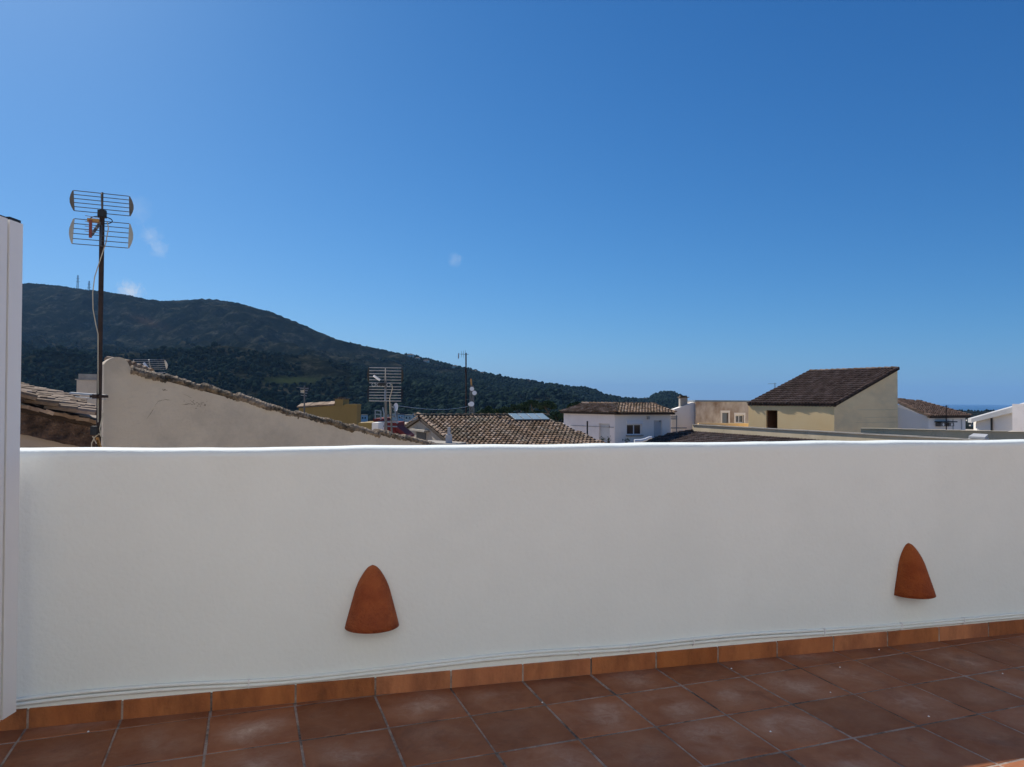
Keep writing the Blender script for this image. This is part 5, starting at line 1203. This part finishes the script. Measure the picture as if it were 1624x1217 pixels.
vl = [(651, 566, 9, 3, 'leftmost flat white villa on the ridge line of the mountain'), (662, 571, 7, 3, 'second villa from the left on the ridge line'), (676, 574.5, 8, 2.6, 'villa beside the bare reddish earth on the ridge'), (722, 584, 8, 3.2, 'villa just left of the thin pole on the ridge'),
      (752, 591, 8, 2.6, 'villa right of the thin pole on the ridge'), (764, 594, 6, 2.5, 'small villa right of the thin pole, last of its group'), (838, 607, 6, 2.2, 'villa on the descending ridge above the pines'),
      (852, 608.5, 5, 2.2, 'tiny villa right of the one above the pines'), (676, 617, 6, 3, 'villa by the foot of the pale retaining wall'), (665, 613, 4, 4, 'narrow pale house left of the retaining wall foot'), (690, 616.5, 6, 2.2, 'low villa right of the retaining wall foot'), (972, 632.5, 9, 2, 'long white villa on the far saddle'), (990, 634, 8, 2, 'pale villa right of the long one on the far saddle'), (1022, 634.5, 7, 2, 'small villa at the foot of the round wooded hill')]
for v_ in vl: villa(*v_)
# pale retaining wall running up the slope, dirt terrace beside it
prev = None; mb = MB()
for k in range(13):
    t_ = k/12; p = hit_hill(684+(731-684)*t_, 612.5-13*t_)
    if prev is not None: mb.prism([prev+Vector((0, -.5, -2)), p+Vector((0, -.5, -2)), p+Vector((0, .8, -2)), prev+Vector((0, .8, -2))], (0, 0, 3.6))
    prev = p
single(mb, 'retaining_wall', M['hazy_white'], hit_hill(684, 612.5), 'pale retaining wall climbing the wooded slope left of the thin pole', 'wall')
# edge of the town in the valley
x_ = 560; k = 0
twn = ['low white house', 'pale block', 'grey white house', 'small cream house', 'wide pale row house', 'narrow white house', 'taller pale house', 'white gabled house', 'dull beige house', 'white flat house', 'cream corner house', 'last pale house']
names = ['left of the red structure', 'right behind the double grid antenna mast', 'behind the small satellite dish', 'just right of the dish', 'between dish and central gable', 'above the left slope of the central gable', 'above the peak of the central gable', 'left of the thin pole over the tiled roof', 'right at the foot of the thin pole', 'between thin pole and lattice mast', 'at the foot of the lattice mast', 'at the left edge of the pines']
for i, px in enumerate((578, 612, 628, 636, 648, 659, 668, 684, 697, 712, 728, 744)):
    w_ = (9, 8, 10, 8, 12, 9, 8, 11, 9, 8, 10, 8)[i]; hh = (5, 6, 7, 6, 5, 8, 7, 6, 5, 6, 6, 5)[i]; Y = 330+20*(i % 3)
    c_ = P(px, 660, Y); c_.z = float(hgt(px, Y))-.5; ztop = P(px, 664-hh, Y).z; w_m = w_/F*Y
    rt = root('town_house', c_, twn[i]+' in the valley '+names[i], 'house', 'far houses at the edge of the town'); mb = MB(); mb.box((c_.x, c_.y, (c_.z+ztop)/2), (w_m, w_m*.8, ztop-c_.z), random.uniform(-.2, .2)); mb.build('wall', M['hazy_white'] if i % 3 else M['pink_white'], rt)
    mb = MB(); mb.box((c_.x, c_.y, ztop+.16), (w_m*1.06, w_m*.86, .3)); mb.build('roof', M['tile_red'] if i % 2 else M['mortar'], rt)
    for s_ in (-1, 1):
        mb = MB(); mb.box((c_.x+s_*w_m*.22, c_.y-w_m*.42, ztop-1.1), (.55, .12, .9)); mb.build('window', M['glass'], rt)
for i, (px, py) in enumerate(((1535, 668), (1543, 671), (1540, 676))):
    villa(px, py, 5, 2.2, ['upper white villa on the coast hill before the sea', 'right white villa on the coast hill before the sea', 'lower white villa on the coast hill before the sea'][i], grp='villas on the coast hill')
for o in bpy.data.objects:
    if '_w' in o.keys(): del o['_w']
print('objects', len(bpy.data.objects))
